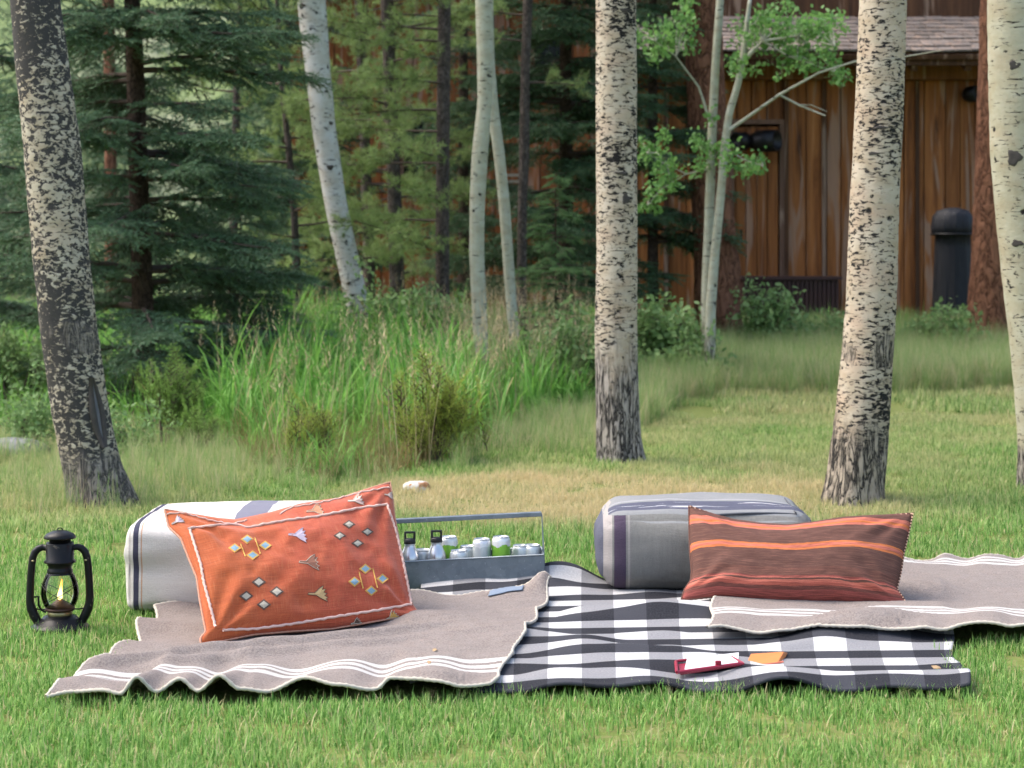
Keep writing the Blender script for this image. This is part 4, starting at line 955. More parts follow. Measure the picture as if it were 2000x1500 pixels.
gr, PR, wr, hr = blanket('grey_blanket', 'grey-brown wool blanket with white stripes running off the right edge under the brown pillow', GREY_R, 170, 130, grey_wool('grey_wool_back', (.24, 1.22)), z_right, lambda U, V, P: P + np.stack([.01 * np.sin(V * 17) * np.exp(-U / .05), .006 * np.sin(U * 29) * np.exp(-V / .1) + .008 * np.sin(U * 44) * np.exp(-(1 - V) / .1), 0 * U], -1), .007, M_YARN)
# woven label on the grey blanket corner
def sheet_patch(P, u0, u1, v0, v1, name, mat, parent, lift=.008):
    nv, nu = P.shape[:2]; A = P[int(v0 * nv):int(v1 * nv) + 2, int(u0 * nu):int(u1 * nu) + 2].copy(); A[..., 2] += lift
    V_, U_ = np.meshgrid(np.linspace(0, 1, A.shape[0]), np.linspace(0, 1, A.shape[1]), indexing='ij'); return grid_mesh(name, A, np.stack([U_ * .08, V_ * .04], -1), mat, parent, .002)
k = Mt('blue_grey_label', .8, .2); k.col(k.mix(k.noise(uvm(k, (260, 700, 1)), 1, 3), (.10, .14, .20), (.28, .33, .40))); sheet_patch(PL, .84, .925, .93, .965, 'woven_label', k.m, gl)

# ------------------------------------------------------------------ poufs
def pouf(c, size, nseg=26, puff=.03, rnd=.22, seed=0):
    """rounded stuffed block; returns verts, faces and local coords -1..1"""
    vs = []; fs = []; loc = []; idx = {}
    n = nseg
    def key(p): return tuple(np.round(p, 5))
    for ax in range(3):
        for sg in (-1, 1):
            gid = []
            for i in range(n + 1):
                row = []
                for j in range(n + 1):
                    a, b = -1 + 2 * i / n, -1 + 2 * j / n; a, b = math.sin(a * math.pi / 2 * .92) / math.sin(math.pi / 2 * .92), math.sin(b * math.pi / 2 * .92) / math.sin(math.pi / 2 * .92)
                    p = np.zeros(3); p[ax] = sg; p[(ax + 1) % 3] = a; p[(ax + 2) % 3] = b; k_ = key(p)
                    if k_ not in idx: idx[k_] = len(loc); loc.append(p)
                    row.append(idx[k_])
                gid.append(row)
            for i in range(n):
                for j in range(n):
                    q = (gid[i][j], gid[i + 1][j], gid[i + 1][j + 1], gid[i][j + 1]); fs.append(q if sg > 0 else q[::-1])
    L = np.array(loc); S = np.array(size) / 2
    e = 5.0; nrm = (np.abs(L) ** e).sum(1) ** (1 / e); Q = L / (nrm[:, None] ** rnd / 1.0) if False else L.copy()
    r = min(S) * rnd * 2; inner = np.maximum(S - r, 0); core = np.clip(Q * S, -inner, inner); dlt = Q * S - core; dl = np.linalg.norm(dlt, axis=1, keepdims=True)
    V = core + np.where(dl > 1e-9, dlt / np.maximum(dl, 1e-9) * np.minimum(dl, r), 0)
    A = np.abs(L)
    bul = lambda i, j: (1 - A[:, i] ** 2) * (1 - A[:, j] ** 2)
    V[:, 2] += np.where(L[:, 2] > 0, 1, .3) * puff * bul(0, 1) * np.sign(L[:, 2]) * (A[:, 2] > .5)
    V[:, 1] += puff * .8 * bul(0, 2) * np.sign(L[:, 1]) * (A[:, 1] > .5); V[:, 0] += puff * .6 * bul(1, 2) * np.sign(L[:, 0]) * (A[:, 0] > .5)
    V += (np.stack([fbm(L * 1.6 + s, seed + s, 3) for s in (1, 5, 9)], -1) - .5) * .030
    return V + np.array(c), fs, L
def pouf_obj(name, parent, V, fs, mat):
    b = MB().add(V, fs); return b.build(name, mat, parent)
def weave(k, v, c, s=180, amt=.25, dark=.55):
    n = k.noise(v, s, 2, .6); w1 = k.noise(k.map(v, (40, 40, 500)), 1, 2); w2 = k.noise(k.map(v, (500, 40, 40)), 1, 2)
    f = k.ramp(k.math('ADD', k.math('MULTIPLY', n, .4), k.math('ADD', k.math('MULTIPLY', w1, .3), k.math('MULTIPLY', w2, .3))), [(.38, 1), (.6, 0)])
    c2 = k.mix(1.0, c, (dark, dark, dark), 'MULTIPLY'); k.bump(f, .35, .003); return k.mix(k.math('MULTIPLY', f, amt), c, c2)
# cream pouf
cz = .15; cc = (-.83, 6.33, .02 + .135)
cp = thing('cream_pouf', 'cream fabric pouf with navy stripes propping up the orange pillow', 'pouf', (cc[0], cc[1], 0))
V, fs, L = pouf((0, 0, cc[2]), (.70, .54, .275), seed=2, puff=.018, rnd=.15)
k = Mt('cream_cloth', .9, .15); u, v, w = k.sep(k.coord()); p = k.coord()
def band(k, x, a, b): return k.math('MULTIPLY', k.math('GREATER_THAN', x, a), k.math('LESS_THAN', x, b))
c = k.mix(k.noise(k.map(p, (3, 3, 60)), 1, 3), (.55, .515, .465), (.64, .615, .58))
c = k.mix(k.math('MULTIPLY', band(k, u, -.299, -.295), .8), c, (.50, .26, .14)); c = k.mix(band(k, u, -.323, -.306), c, (.055, .055, .085))
c = k.mix(k.math('MULTIPLY', band(k, u, -.338, -.331), .5), c, (.25, .22, .22)); c = k.mix(band(k, u, -.02, .07), c, (.19, .19, .235)); c = k.mix(band(k, u, .22, .25), c, (.055, .055, .085))
k.col(weave(k, p, c, 200, .22, .7)); pouf_obj('body', cp, V, fs, k.m)
def seam(parent, pts, mat, r=.0035, name='seam'): return MB().tube(pts, r, 6).build(name, mat, parent)
# grey pouf
gc = (.638, 6.66, 0); gp = thing('grey_pouf', 'grey woven pouf with purple and navy bands on the checked blanket', 'pouf', gc, R(-2))
V, fs, L = pouf((0, 0, .03 + .122), (.69, .52, .25), seed=6, puff=.026, rnd=.30)
k = Mt('grey_cloth', .9, .15); p = k.coord(); u, v, w = k.sep(p)
body = k.mix(k.noise(k.map(p, (90, 90, 4)), 1, 3), (.165, .162, .148), (.235, .232, .215))
front = k.mix(band(k, u, -.300, -.262), body, (.075, .055, .085)); front = k.mix(k.math('MAXIMUM', band(k, u, -.335, -.306), k.math('MULTIPLY', band(k, u, -.256, -.249), .6)), front, (.36, .33, .31)); front = k.mix(k.math('LESS_THAN', u, -.338), front, (.105, .11, .14))
top = k.mix(k.noise(k.map(p, (4, 90, 4)), 1, 3), (.205, .21, .212), (.285, .29, .29))
navy = k.mix(k.noise(k.map(p, (9, 160, 9)), 1, 3), (.06, .063, .095), (.125, .13, .17))
top = k.mix(band(k, v, -.19, -.075), top, navy); ds = k.math('MULTIPLY', k.math('GREATER_THAN', k.noise(k.map(p, (5, 70, 1)), 1, 2), .61), band(k, v, -.165, -.10)); top = k.mix(ds, top, (.50, .50, .51))
top = k.mix(band(k, v, -.045, -.03), top, (.36, .36, .365))
ny = k.sep(k.n('ShaderNodeNewGeometry').outputs['Normal'])
istop = k.math('GREATER_THAN', ny[2], .80)
side = k.math('LESS_THAN', u, -.325)
c = k.mix(istop, front, top); c = k.mix(k.math('MULTIPLY', k.math('GREATER_THAN', k.math('ABSOLUTE', u), .335), 1.0), c, (.11, .115, .15))
k.col(weave(k, p, c, 200, .3, .6)); pouf_obj('body', gp, V, fs, k.m)
M_SEAM = plain('seam_thread', (.09, .095, .105), .9)
seam(gp, [(x, -.225 + .012 * abs(x) / .3, .268 + .008 * math.sin(x * 9)) for x in np.linspace(-.29, .29, 20)], M_SEAM, .004)
seam(gp, [(.285, y, .283 - .05 * max(0, abs(y + .02) - .12)) for y in np.linspace(-.23, .22, 14)], M_SEAM, .003)
M_SEAMC = plain('cream_seam_thread', (.45, .42, .38), .9)
seam(cp, [(-.338, -.255, z) for z in np.linspace(.05, .25, 9)], M_SEAMC, .003)

# ------------------------------------------------------------------ pillows
def pillow(name, label, T, Rr, B, Lf, dep, thick, mat, nu=90, nv=64, wr=.010, seed=0, power=2.4, backk=.85):
    """edge outlines (photo rows/columns) T left-right, R top-bottom, B left-right, L top-bottom; dep = distances of TL TR BR BL"""
    def curve(pts, n):
        pts = np.array(pts, float); s = np.concatenate([[0], np.cumsum(np.linalg.norm(np.diff(pts, axis=0), axis=1))]); s /= s[-1]; q = np.linspace(0, 1, n * 4)
        xy = np.stack([np.interp(q, s, pts[:, 0]), np.interp(q, s, pts[:, 1])], -1); m = n // 7 | 1; ker = np.hanning(m + 2)[1:-1]; ker /= ker.sum(); h = m // 2
        f = lambda a: np.convolve(np.pad(a, h, mode='reflect', reflect_type='odd'), ker, 'valid'); xy = np.stack([f(xy[:, 0]), f(xy[:, 1])], -1)
        s2 = np.linspace(0, 1, n); return np.stack([np.interp(s2, q, xy[:, 0]), np.interp(s2, q, xy[:, 1])], -1)
    t, b = curve(T, nu), curve(B, nu); l, r = curve(Lf, nv), curve(Rr, nv)
    u = np.linspace(0, 1, nu); v = np.linspace(0, 1, nv); U, V = np.meshgrid(u, v); U3, V3 = U[..., None], V[..., None]
    tl, tr, bl, br = (t[0] + l[0]) / 2, (t[-1] + r[0]) / 2, (b[0] + l[-1]) / 2, (b[-1] + r[-1]) / 2
    S = (1 - V3) * t[None] + V3 * b[None] + (1 - U3) * l[:, None] + U3 * r[:, None] - ((1 - U3) * (1 - V3) * tl + U3 * (1 - V3) * tr + (1 - U3) * V3 * bl + U3 * V3 * br)
    Dp = (1 - U) * (1 - V) * dep[0] + U * (1 - V) * dep[1] + U * V * dep[2] + (1 - U) * V * dep[3]
    P = np.stack([(S[..., 0] - 1000) * Dp / F, Dp, H - (S[..., 1] - HY) * Dp / F], -1)
    e1 = (P[0, -1] + P[-1, -1] - P[0, 0] - P[-1, 0]); e2 = (P[0, 0] + P[0, -1] - P[-1, 0] - P[-1, -1]); n = np.cross(e1, e2); n /= np.linalg.norm(n)
    if n[1] > 0: n = -n
    a = np.abs(2 * U - 1); c = np.abs(2 * V - 1); bl_ = thick * ((1 - a ** power) * (1 - c ** power)) ** .55
    edge = np.clip(np.minimum(np.minimum(U, 1 - U) * 8, np.minimum(V, 1 - V) * 6), 0, 1)
    wk = (fbm(np.stack([U * 9 + seed, V * 6], -1), seed, 3) - .5) * wr * 2.2
    for (cu, cv) in ((0, 0), (1, 0), (0, 1), (1, 1)):
        dx, dy = U - cu, (V - cv) * .6; rr = np.hypot(dx, dy) + 1e-6; an = np.arctan2(dy, dx); wk = wk + wr * .8 * np.sin(an * 13 + cu * 2 + cv) * np.exp(-((rr - .16) / .12) ** 2)
    Fr = P + n * (bl_ + wk * edge)[..., None]; Bk = P - n * (bl_ * backk)[..., None]
    idx = np.arange(nu * nv).reshape(nv, nu); fs = np.stack([idx[:-1, :-1], idx[1:, :-1], idx[1:, 1:], idx[:-1, 1:]], -1).reshape(-1, 4)
    bid = idx.copy() + nu * nv; bid[0] = idx[0]; bid[-1] = idx[-1]; bid[:, 0] = idx[:, 0]; bid[:, -1] = idx[:, -1]
    fb = np.stack([bid[:-1, :-1], bid[:-1, 1:], bid[1:, 1:], bid[1:, :-1]], -1).reshape(-1, 4)
    me = bpy.data.meshes.new(name); me.from_pydata(np.concatenate([Fr.reshape(-1, 3), Bk.reshape(-1, 3)]).tolist(), [], np.concatenate([fs, fb]).tolist())
    uvl = me.uv_layers.new(name='UVMap'); li = np.empty(len(me.loops), np.int32); me.loops.foreach_get('vertex_index', li)
    UVa = np.stack([U, V], -1).reshape(-1, 2); UVa = np.concatenate([UVa, UVa]); uvl.data.foreach_set('uv', UVa[li].astype(np.float32).ravel())
    me.update(); me.polygons.foreach_set('use_smooth', [True] * len(me.polygons))
    root = thing(name, label, 'pillow', (0, 0, 0)); cov = link('cover', me, root, mat)
    PX = 1000 + Fr[..., 0] * F / Fr[..., 1]; PY = HY + (H - Fr[..., 2]) * F / Fr[..., 1]
    NX = np.cross(np.gradient(Fr, axis=1), np.gradient(Fr, axis=0)); NX /= np.linalg.norm(NX, axis=-1, keepdims=True) + 1e-9; NX *= np.sign((NX * n).sum(-1, keepdims=True))
    def on(px, py, lift=.002):
        i = np.argmin((PX[1:-1, 1:-1] - px) ** 2 + (PY[1:-1, 1:-1] - py) ** 2); iv, iu = divmod(int(i), nu - 2); iv += 1; iu += 1
        J = np.array([[PX[iv, iu + 1] - PX[iv, iu - 1], PX[iv + 1, iu] - PX[iv - 1, iu]], [PY[iv, iu + 1] - PY[iv, iu - 1], PY[iv + 1, iu] - PY[iv - 1, iu]]]) / 2
        try: q = np.clip(np.linalg.solve(J, np.array([px - PX[iv, iu], py - PY[iv, iu]])), -1, 1)
        except Exception: q = np.zeros(2)
        return Vector(Fr[iv, iu] + (Fr[iv, iu + 1] - Fr[iv, iu - 1]) / 2 * q[0] + (Fr[iv + 1, iu] - Fr[iv - 1, iu]) / 2 * q[1] + NX[iv, iu] * lift)
    return root, on, P, Fr
zo = lambda x, y: (300 + x / 3.571, 920 + y / 3.571)
k = Mt('orange_silk', .75, .25); u, v, _ = k.sep(k.coord('UV')); p = k.coord()
c = k.mix(k.ramp(k.math('ADD', k.math('MULTIPLY', u, .8), k.math('MULTIPLY', k.noise(k.map(k.coord('UV'), (5, 3, 1)), 1, 3), .5)), [(.2, 0), (.75, 1)]), (.53, .130, .034), (.49, .092, .044))
sl = k.noise(k.map(k.coord('UV'), (8, 220, 1)), 1, 4, .7); sl2 = k.noise(k.map(k.coord('UV'), (330, 10, 1)), 1, 3, .7)
c = k.mix(k.math('MULTIPLY', k.ramp(sl, [(.42, 1), (.58, 0)]), .5), c, (.28, .045, .016)); c = k.mix(k.math('MULTIPLY', k.ramp(sl2, [(.52, 0), (.68, 1)]), .4), c, (.62, .25, .11))
c = k.mix(k.ramp(k.noise(k.map(k.coord('UV'), (120, 80, 1)), 1, 2), [(.74, 0), (.78, 1)]), c, (.20, .02, .015))
k.col(c); k.bump(k.math('ADD', sl, sl2), .35, .003); k.b.inputs['Sheen Weight'].default_value = .15
op, on, OP, OF = pillow('orange_pillow', 'orange pillow embroidered with diamonds and birds on the rippled grey blanket',
    [zo(*q) for q in ((75, 268), (180, 285), (300, 310), (430, 338), (550, 350), (680, 325), (800, 300), (1000, 240), (1300, 190), (1480, 130), (1650, 78))],
    [zo(*q) for q in ((1650, 78), (1668, 200), (1682, 330), (1715, 500), (1770, 760), (1800, 930), (1840, 980), (1905, 1008))],
    [zo(*q) for q in ((330, 1205), (420, 1198), (700, 1140), (960, 1118), (1250, 1100), (1450, 1065), (1650, 1030), (1905, 1008))],
    [zo(*q) for q in ((75, 268), (105, 390), (190, 470), (225, 560), (265, 660), (300, 740), (322, 900), (350, 1050), (365, 1120), (325, 1165), (330, 1205))],
    (5.74, 6.18, 5.90, 5.47), .088, k.m, seed=4, wr=.011)
M_PINK = plain('pink_thread', (.70, .48, .40), .9, var=.25, scale=400); M_GOLDT = plain('gold_thread', (.62, .36, .09), .8, var=.2, scale=400); M_BLUET = plain('blue_thread', (.25, .38, .45), .8, var=.3, scale=400)
M_BROWNT = plain('brown_thread', (.12, .075, .055), .85, var=.3, scale=400); M_IVORY = plain('ivory_thread', (.50, .44, .34), .8, var=.2, scale=400); M_LILAC = plain('lilac_thread', (.56, .46, .52), .85, var=.2, scale=400)
def ribbon(pxs, w, mat, name, n=40, lift=.001, zig=1.0):
    pts = np.array(pxs, float); s = np.concatenate([[0], np.cumsum(np.linalg.norm(np.diff(pts, axis=0), axis=1))]); q = np.linspace(0, s[-1], n)
    line = [on(np.interp(a, s, pts[:, 0]) + zig * math.sin(i * 2.4), np.interp(a, s, pts[:, 1]) + zig * math.cos(i * 2.4), lift) for i, a in enumerate(q)]
    return MB().tube(line, [w * (1 + .25 * (i % 2)) for i in range(n)], 6).build(name, mat, op)
B_ = [[zo(*q) for q in l] for l in (((240, 402), (400, 382), (560, 372), (665, 398), (760, 375), (950, 342), (1150, 318), (1400, 265), (1625, 232)),
    ((1625, 232), (1665, 350), (1690, 430), (1730, 600), (1770, 800), (1795, 930)), ((1795, 930), (1600, 965), (1300, 1010), (1000, 1060), (700, 1100), (480, 1108)), ((250, 402), (290, 530), (330, 650), (355, 790), (385, 900), (430, 1085)))]
for l in B_: ribbon(l, .0036, M_PINK, 'stitched_border', 46, .0015, .8)
ribbon([zo(*q) for q in ((90, 300), (200, 292), (400, 345), (540, 372), (650, 345))], .0022, M_PINK, 'edge_stitching', 26); ribbon([zo(*q) for q in ((880, 300), (960, 255), (1200, 215), (1450, 150), (1640, 112))], .0022, M_PINK, 'edge_stitching', 30)
def diamond(cx, cy, w, h, rim, core, sk=0):
    def rh(s, lift): return [on(*zo(cx - w * s, cy), lift), on(*zo(cx + sk * s, cy - h * s), lift), on(*zo(cx + w * s, cy), lift), on(*zo(cx - sk * s, cy + h * s), lift)]
    b = MB(); o, i = rh(1, .0), rh(1, .0014); j = rh(.6, .0016); b.add(o + i + j, [(q, (q + 1) % 4, 4 + (q + 1) % 4, 4 + q) for q in range(4)] + [(4 + q, 4 + (q + 1) % 4, 8 + (q + 1) % 4, 8 + q) for q in range(4)])
    r_ = b.build('embroidered_diamond', rim, op, smooth=False); b = MB(); i = rh(.66, .0018); b.add(i + [on(*zo(cx, cy), .0026)], [(q, (q + 1) % 4, 4) for q in range(4)]); b.build('diamond_fill', core, r_, smooth=False)
for q in ((565, 538), (652, 477), (778, 520), (690, 588)): diamond(*q, 46, 33, M_GOLDT, M_BLUET)
for q in ((1400, 772), (1475, 683), (1595, 752), (1517, 835)): diamond(*q, 44, 36, M_GOLDT, M_BLUET)
for q in ((1362, 373), (1298, 452), (1490, 425), (1422, 505)): diamond(*q, 44, 30, M_BROWNT, M_IVORY)
for q in ((733, 775), (645, 872), (858, 842), (768, 932)): diamond(*q, 50, 38, M_BROWNT, M_IVORY)
for l in (((605, 505), (640, 600)), ((705, 465), (745, 580)), ((1432, 705), (1460, 820)), ((1527, 680), (1560, 815))): ribbon([zo(*q) for q in l], .0018, M_GOLDT, 'gold_line', 8, .001, .1)
def bird(x, y, s, mat, a=0, line=None):
    c, sn = math.cos(a), math.sin(a); tr = lambda dx, dy: zo(x + (dx * c - dy * sn) * s, y + (dx * sn + dy * c) * s)
    pts = [(-62, 5), (-58, -5), (-20, -6), (8, -36), (32, -52), (26, -28), (47, -32), (35, -12), (54, -4), (40, 8), (62, 20), (50, 28), (60, 44), (20, 26), (-10, 8)]
    v = [on(*tr(*q), .0012) for q in pts] + [on(*tr(*q), 0) for q in pts]; n = len(pts); v.append(on(*tr(8, -2), .0018))
    o = MB().add(v, [(q, (q + 1) % n, 2 * n) for q in range(n)] + [(n + q, n + (q + 1) % n, (q + 1) % n, q) for q in range(n)]).build('embroidered_bird', mat, op, smooth=False)
    MB().tube(v[:n] + [v[0]], .0011, 5, cap=False).build('bird_outline', line or M_IVORY, o)
bird(1005, 448, 1.05, M_LILAC, .08, M_LILAC); bird(1085, 638, 1.15, plain('umber_thread', (.30, .13, .08), .85, var=.3, scale=400), .05); bird(1145, 858, 1.15, plain('sand_thread', (.60, .40, .18), .85, var=.3, scale=400), .03, M_BROWNT)
bird(1125, 275, .95, plain('brick_thread', (.50, .24, .13), .85, var=.3, scale=400), -.15); bird(1410, 205, .9, M_PINK, -.1); bird(165, 350, .7, M_LILAC, -.5); bird(1640, 170, .5, M_PINK, .2)
bird(1660, 1015, .75, M_GOLDT, -.5); bird(1410, 1055, .6, M_BROWNT, -.3)
def edge_tube(root, P, mat, r=.003, name='edge_cord'):
    loop = [Vector(q) for q in list(P[0, :]) + list(P[1:, -1]) + list(P[-1, -2::-1]) + list(P[-2:0:-1, 0])]; loop.append(loop[0])
    return MB().tube(loop, [r * (1 + .45 * (i % 2)) for i in range(len(loop))], 6, cap=False).build(name, mat, root)
edge_tube(op, OP, plain('rust_cord', (.58, .30, .20), .9, var=.3, scale=300), .0026)

zb = lambda x, y: (1120 + x / 2.857, 920 + y / 2.857)
k = Mt('kilim_stripes', .9, .12); uvn = k.coord('UV'); u, v, _ = k.sep(uvn)
vw = k.math('ADD', v, k.math('MULTIPLY', k.math('SUBTRACT', k.noise(k.map(uvn, (40, 3, 1)), 1, 2), .5), .012))
br, or_, pk, rd = (.135, .070, .055), (.66, .20, .065), (.60, .18, .125), (.32, .085, .072)
stops = [(0, br), (.095, br), (.10, pk), (.145, or_), (.175, pk), (.20, br), (.40, br), (.412, or_), (.43, pk), (.465, or_), (.492, br), (.70, (.16, .075, .057)), (.795, rd), (.81, pk), (.822, br), (.84, pk), (.87, (.45, .12, .085)), (.90, (.18, .065, .052)), (.93, rd), (1, rd)]
k_c = k.ramp(vw, stops, 'CONSTANT')
ln = k.noise(k.map(uvn, (9, 110, 1)), 1, 5, .75); c = k.mix(k.math('MULTIPLY', k.ramp(ln, [(.42, 1), (.56, 0)]), .55), k_c, (.075, .035, .028)); c = k.mix(k.math('MULTIPLY', k.ramp(ln, [(.54, 0), (.66, 1)]), .35), c, (.40, .17, .12))
wv = k.noise(k.map(uvn, (260, 170, 1)), 1, 2); k.col(c); k.bump(k.math('ADD', wv, ln), .5, .004)
bp, on, BP, BF = pillow('striped_pillow', 'brown kilim pillow with orange and red stripes leaning on the grey pouf',
    [zb(*q) for q in ((645, 195), (760, 235), (900, 280), (1050, 302), (1200, 312), (1350, 295), (1500, 268), (1700, 250), (1893, 236))],
    [zb(*q) for q in ((1893, 236), (1870, 350), (1845, 450), (1828, 560), (1805, 655), (1840, 705), (1865, 752))],
    [zb(*q) for q in ((600, 722), (800, 700), (1000, 722), (1220, 735), (1450, 733), (1650, 745), (1760, 755), (1865, 757))],
    [zb(*q) for q in ((645, 195), (646, 300), (650, 450), (660, 560), (655, 610), (620, 660), (600, 722))],
    (6.34, 6.20, 6.02, 6.12), .095, k.m, seed=8, wr=.007)
M_KST = plain('orange_white_stitch', (.78, .50, .34), .9, var=.3, scale=200)
edge_tube(bp, BP, plain('brown_cord', (.12, .055, .04), .9, var=.3, scale=300), .0026)
dash = MB(); col_ = [Vector(q) for q in BP[:, -1]]; toprow = [Vector(q) for q in BP[0, :]]
for line in (col_, toprow):
    for i in range(0, len(line) - 1, 2): a_, b_ = line[i], line[i].lerp(line[i + 1], .7); o_ = Vector((0, -.0035, 0)); dash.tube([a_ + o_, b_ + o_], .0024, 5)
dash.build('edge_stitching', M_KST, bp)

# ------------------------------------------------------------------ lantern
lan = thing('oil_lantern', 'black hurricane lantern with a lit flame standing on the lawn', 'lantern', G(117, 1236), R(6))
k = Mt('black_enamel', .22, .2); nz = k.noise(k.coord(), 60, 4); k.col(k.mix(k.ramp(nz, [(.66, 0), (.72, 1)]), (.010, .010, .011), (.10, .085, .07))); k.put(k.b.inputs['Roughness'], k.math('MULTIPLY_ADD', nz, .3, .2)); M_EN = k.m
M_BRASS = plain('dull_brass', (.36, .31, .17), .45, .8); M_BURN = plain('burner_brown', (.07, .035, .025), .5, .4)
zl = lambda y: (1375 - y) / 4131.0
MB().lathe([(.005, 0), (.070, 0), (.080, .006), (.0855, .018), (.083, .022), (.070, .030), (.055, .042), (.046, .050), (.034, .053), (.005, .053)], 48).build('font', M_EN, lan)
MB().lathe([(.005, .050), (.034, .050), (.036, .056), (.036, .064), (.032, .067), (.005, .067)], 36).build('collar', M_BRASS, lan)
MB().lathe([(.005, .065), (.041, .066), (.044, .070), (.043, .074), (.030, .082), (.016, .092), (.009, .098), (.007, .098), (.004, .090)], 36).build('burner', M_BURN, lan)
kg = Mt('lamp_glass', .02, .5); kg.b.inputs['Transmission Weight'].default_value = 1.0; kg.b.inputs['IOR'].default_value = 1.45; kg.col((.96, .97, .93))
tp = kg.n('ShaderNodeBsdfTransparent', {'Color': (.93, .94, .88)}); fz = kg.n('ShaderNodeFresnel', {'IOR': 1.4}); gl_ = kg.n('ShaderNodeBsdfGlossy', {'Roughness': .03}); mxg = kg.n('ShaderNodeMixShader')
kg.t.links.new(fz.outputs[0], mxg.inputs[0]); kg.t.links.new(tp.outputs[0], mxg.inputs[1]); kg.t.links.new(gl_.outputs[0], mxg.inputs[2]); kg.t.links.new(mxg.outputs[0], kg.out.inputs[0])
MB().lathe([(.039, .072), (.047, .084), (.053, .100), (.0555, .118), (.0535, .136), (.048, .155), (.042, .170), (.0375, .178)], 48, cap=False).build('globe', kg.m, lan)
MB().lathe([(.005, .172), (.034, .172), (.037, .176), (.037, .186), (.034, .190), (.034, .196), (.037, .200), (.037, .204), (.046, .207), (.0465, .212), (.041, .216), (.0405, .262), (.039, .266), (.005, .266)], 48).build('chimney', M_EN, lan)
MB().lathe([(.005, .262), (.031, .262), (.031, .278), (.046, .278), (.0475, .281), (.040, .291), (.022, .299), (.010, .301), (.004, .301)], 48).build('hood', M_EN, lan)
MB().tube([(.008 * math.cos(a), 0, .302 + .006 * math.sin(a)) for a in np.linspace(0, math.pi, 9)], .0018, 6).build('hood_ring', M_EN, lan)
for s in (-1, 1):
    MB().tube([(s * x, 0, z) for x, z in ((.036, .249), (.050, .252), (.062, .248), (.072, .238), (.078, .222), (.081, .200), (.084, .160), (.086, .115), (.086, .092), (.082, .072), (.075, .055), (.067, .040), (.062, .028))], [.0085, .0095, .0105, .011, .011, .011, .011, .0115, .012, .0135, .014, .013, .011], 14).build('side_tube', M_EN, lan)
    MB().tube([(s * .040, -.002, .070), (s * .055, 0, .069), (s * .076, 0, .073)], .0022, 6).build('stay', M_EN, lan)
    MB().lathe([(.002, 0), (.004, .001), (.004, .004), (.002, .005)], 10, (s * .076, -.014, .212)).build('rivet', M_BRASS, lan)
ww = lambda a, z, r: (r * math.cos(a), r * math.sin(a), z)
wire = []
for a0, a1_, z0_, z1_ in ((R(200), R(335), .150, .080), (R(340), R(205), .150, .080), (R(20), R(155), .150, .080), (R(160), R(25), .150, .080)):
    wire.append([ww(a0 + (a1_ - a0) * t, z0_ + (z1_ - z0_) * t, .002 + np.interp(z0_ + (z1_ - z0_) * t, [.072, .084, .1, .118, .136, .155], [.041, .049, .055, .0575, .0555, .050])) for t in np.linspace(0, 1, 16)])
for w_ in wire: MB().tube(w_, .0011, 5).build('guard_wire', M_EN, lan)
MB().tube([(-.072, -.012, .108), (-.060, -.012, .110), (-.060, -.012, .085), (-.052, -.010, .070), (-.040, -.006, .062)], .0032, 8).build('lift_lever', M_EN, lan)
kf = Mt('flame_glow', .5); em = kf.n('ShaderNodeEmission'); zc = kf.sep(kf.coord())[2]
kf.put(em.inputs[0], kf.ramp(kf.math('MULTIPLY', kf.math('SUBTRACT', zc, .095), 16.0), [(0, (1.0, .55, .15)), (.35, (1.0, .72, .28)), (.7, (1.0, .40, .06)), (1, (.9, .22, .02))])); em.inputs[1].default_value = 2.2; kf.t.links.new(em.outputs[0], kf.out.inputs[0])
b = MB().lathe([(.001, .096), (.005, .099), (.0075, .106), (.007, .114), (.005, .124), (.0035, .135), (.002, .148), (.0004, .158)], 16); b.v = [(x + .006 * max(0, (z - .11) / .05), y, z) for x, y, z in b.v]; b.build('flame', kf.m, lan)

# ------------------------------------------------------------------ metal drinks tray
k = Mt('galvanised_steel', .5, .5); k.b.inputs['Metallic'].default_value = .75; v1 = k.vor(k.map(k.coord(), (45, 45, 45)), 1, out=1); n1 = k.noise(k.coord(), 25, 5, .7); n2 = k.noise(k.coord(), 160, 3)
c = k.mix(n1, (.12, .15, .175), (.26, .30, .33)); c = k.mix(k.math('MULTIPLY', k.sep(v1)[0], .35), c, (.30, .34, .37)); c = k.mix(k.ramp(n2, [(.66, 0), (.74, 1)]), c, (.55, .58, .6)); k.col(c); k.put(k.b.inputs['Roughness'], k.math('MULTIPLY_ADD', n1, .3, .35)); k.bump(n1, .15, .004); M_GALV = k.m
yaw = R(2); tilt = R(2.6); fr_ = Vector((.1095, 6.55, 0)); ax = Vector((math.cos(yaw), math.sin(yaw), 0)); ay = Vector((-math.sin(yaw), math.cos(yaw), 0)); TL_, TW, TH = .62, .17, .102
tc = fr_ - ax * (TL_ / 2) + ay * (TW / 2); tc.z = .008
tray = thing('drinks_tray', 'galvanised metal tray with a long bar handle holding bottles and cans', 'tray', tc, yaw); tray.rotation_euler = (0, -tilt, yaw)
th = .003
for nm, c_, s_ in (('floor', (0, 0, .003), (TL_, TW, .004)), ('side_panel', (0, -TW / 2, TH / 2), (TL_, th, TH)), ('side_panel', (0, TW / 2, TH / 2), (TL_, th, TH)), ('end_panel', (TL_ / 2, 0, TH / 2), (th, TW - .008, TH)), ('end_panel', (-TL_ / 2, 0, TH / 2), (th, TW - .008, TH))): box_obj(nm, c_, s_, M_GALV, tray, .0008)
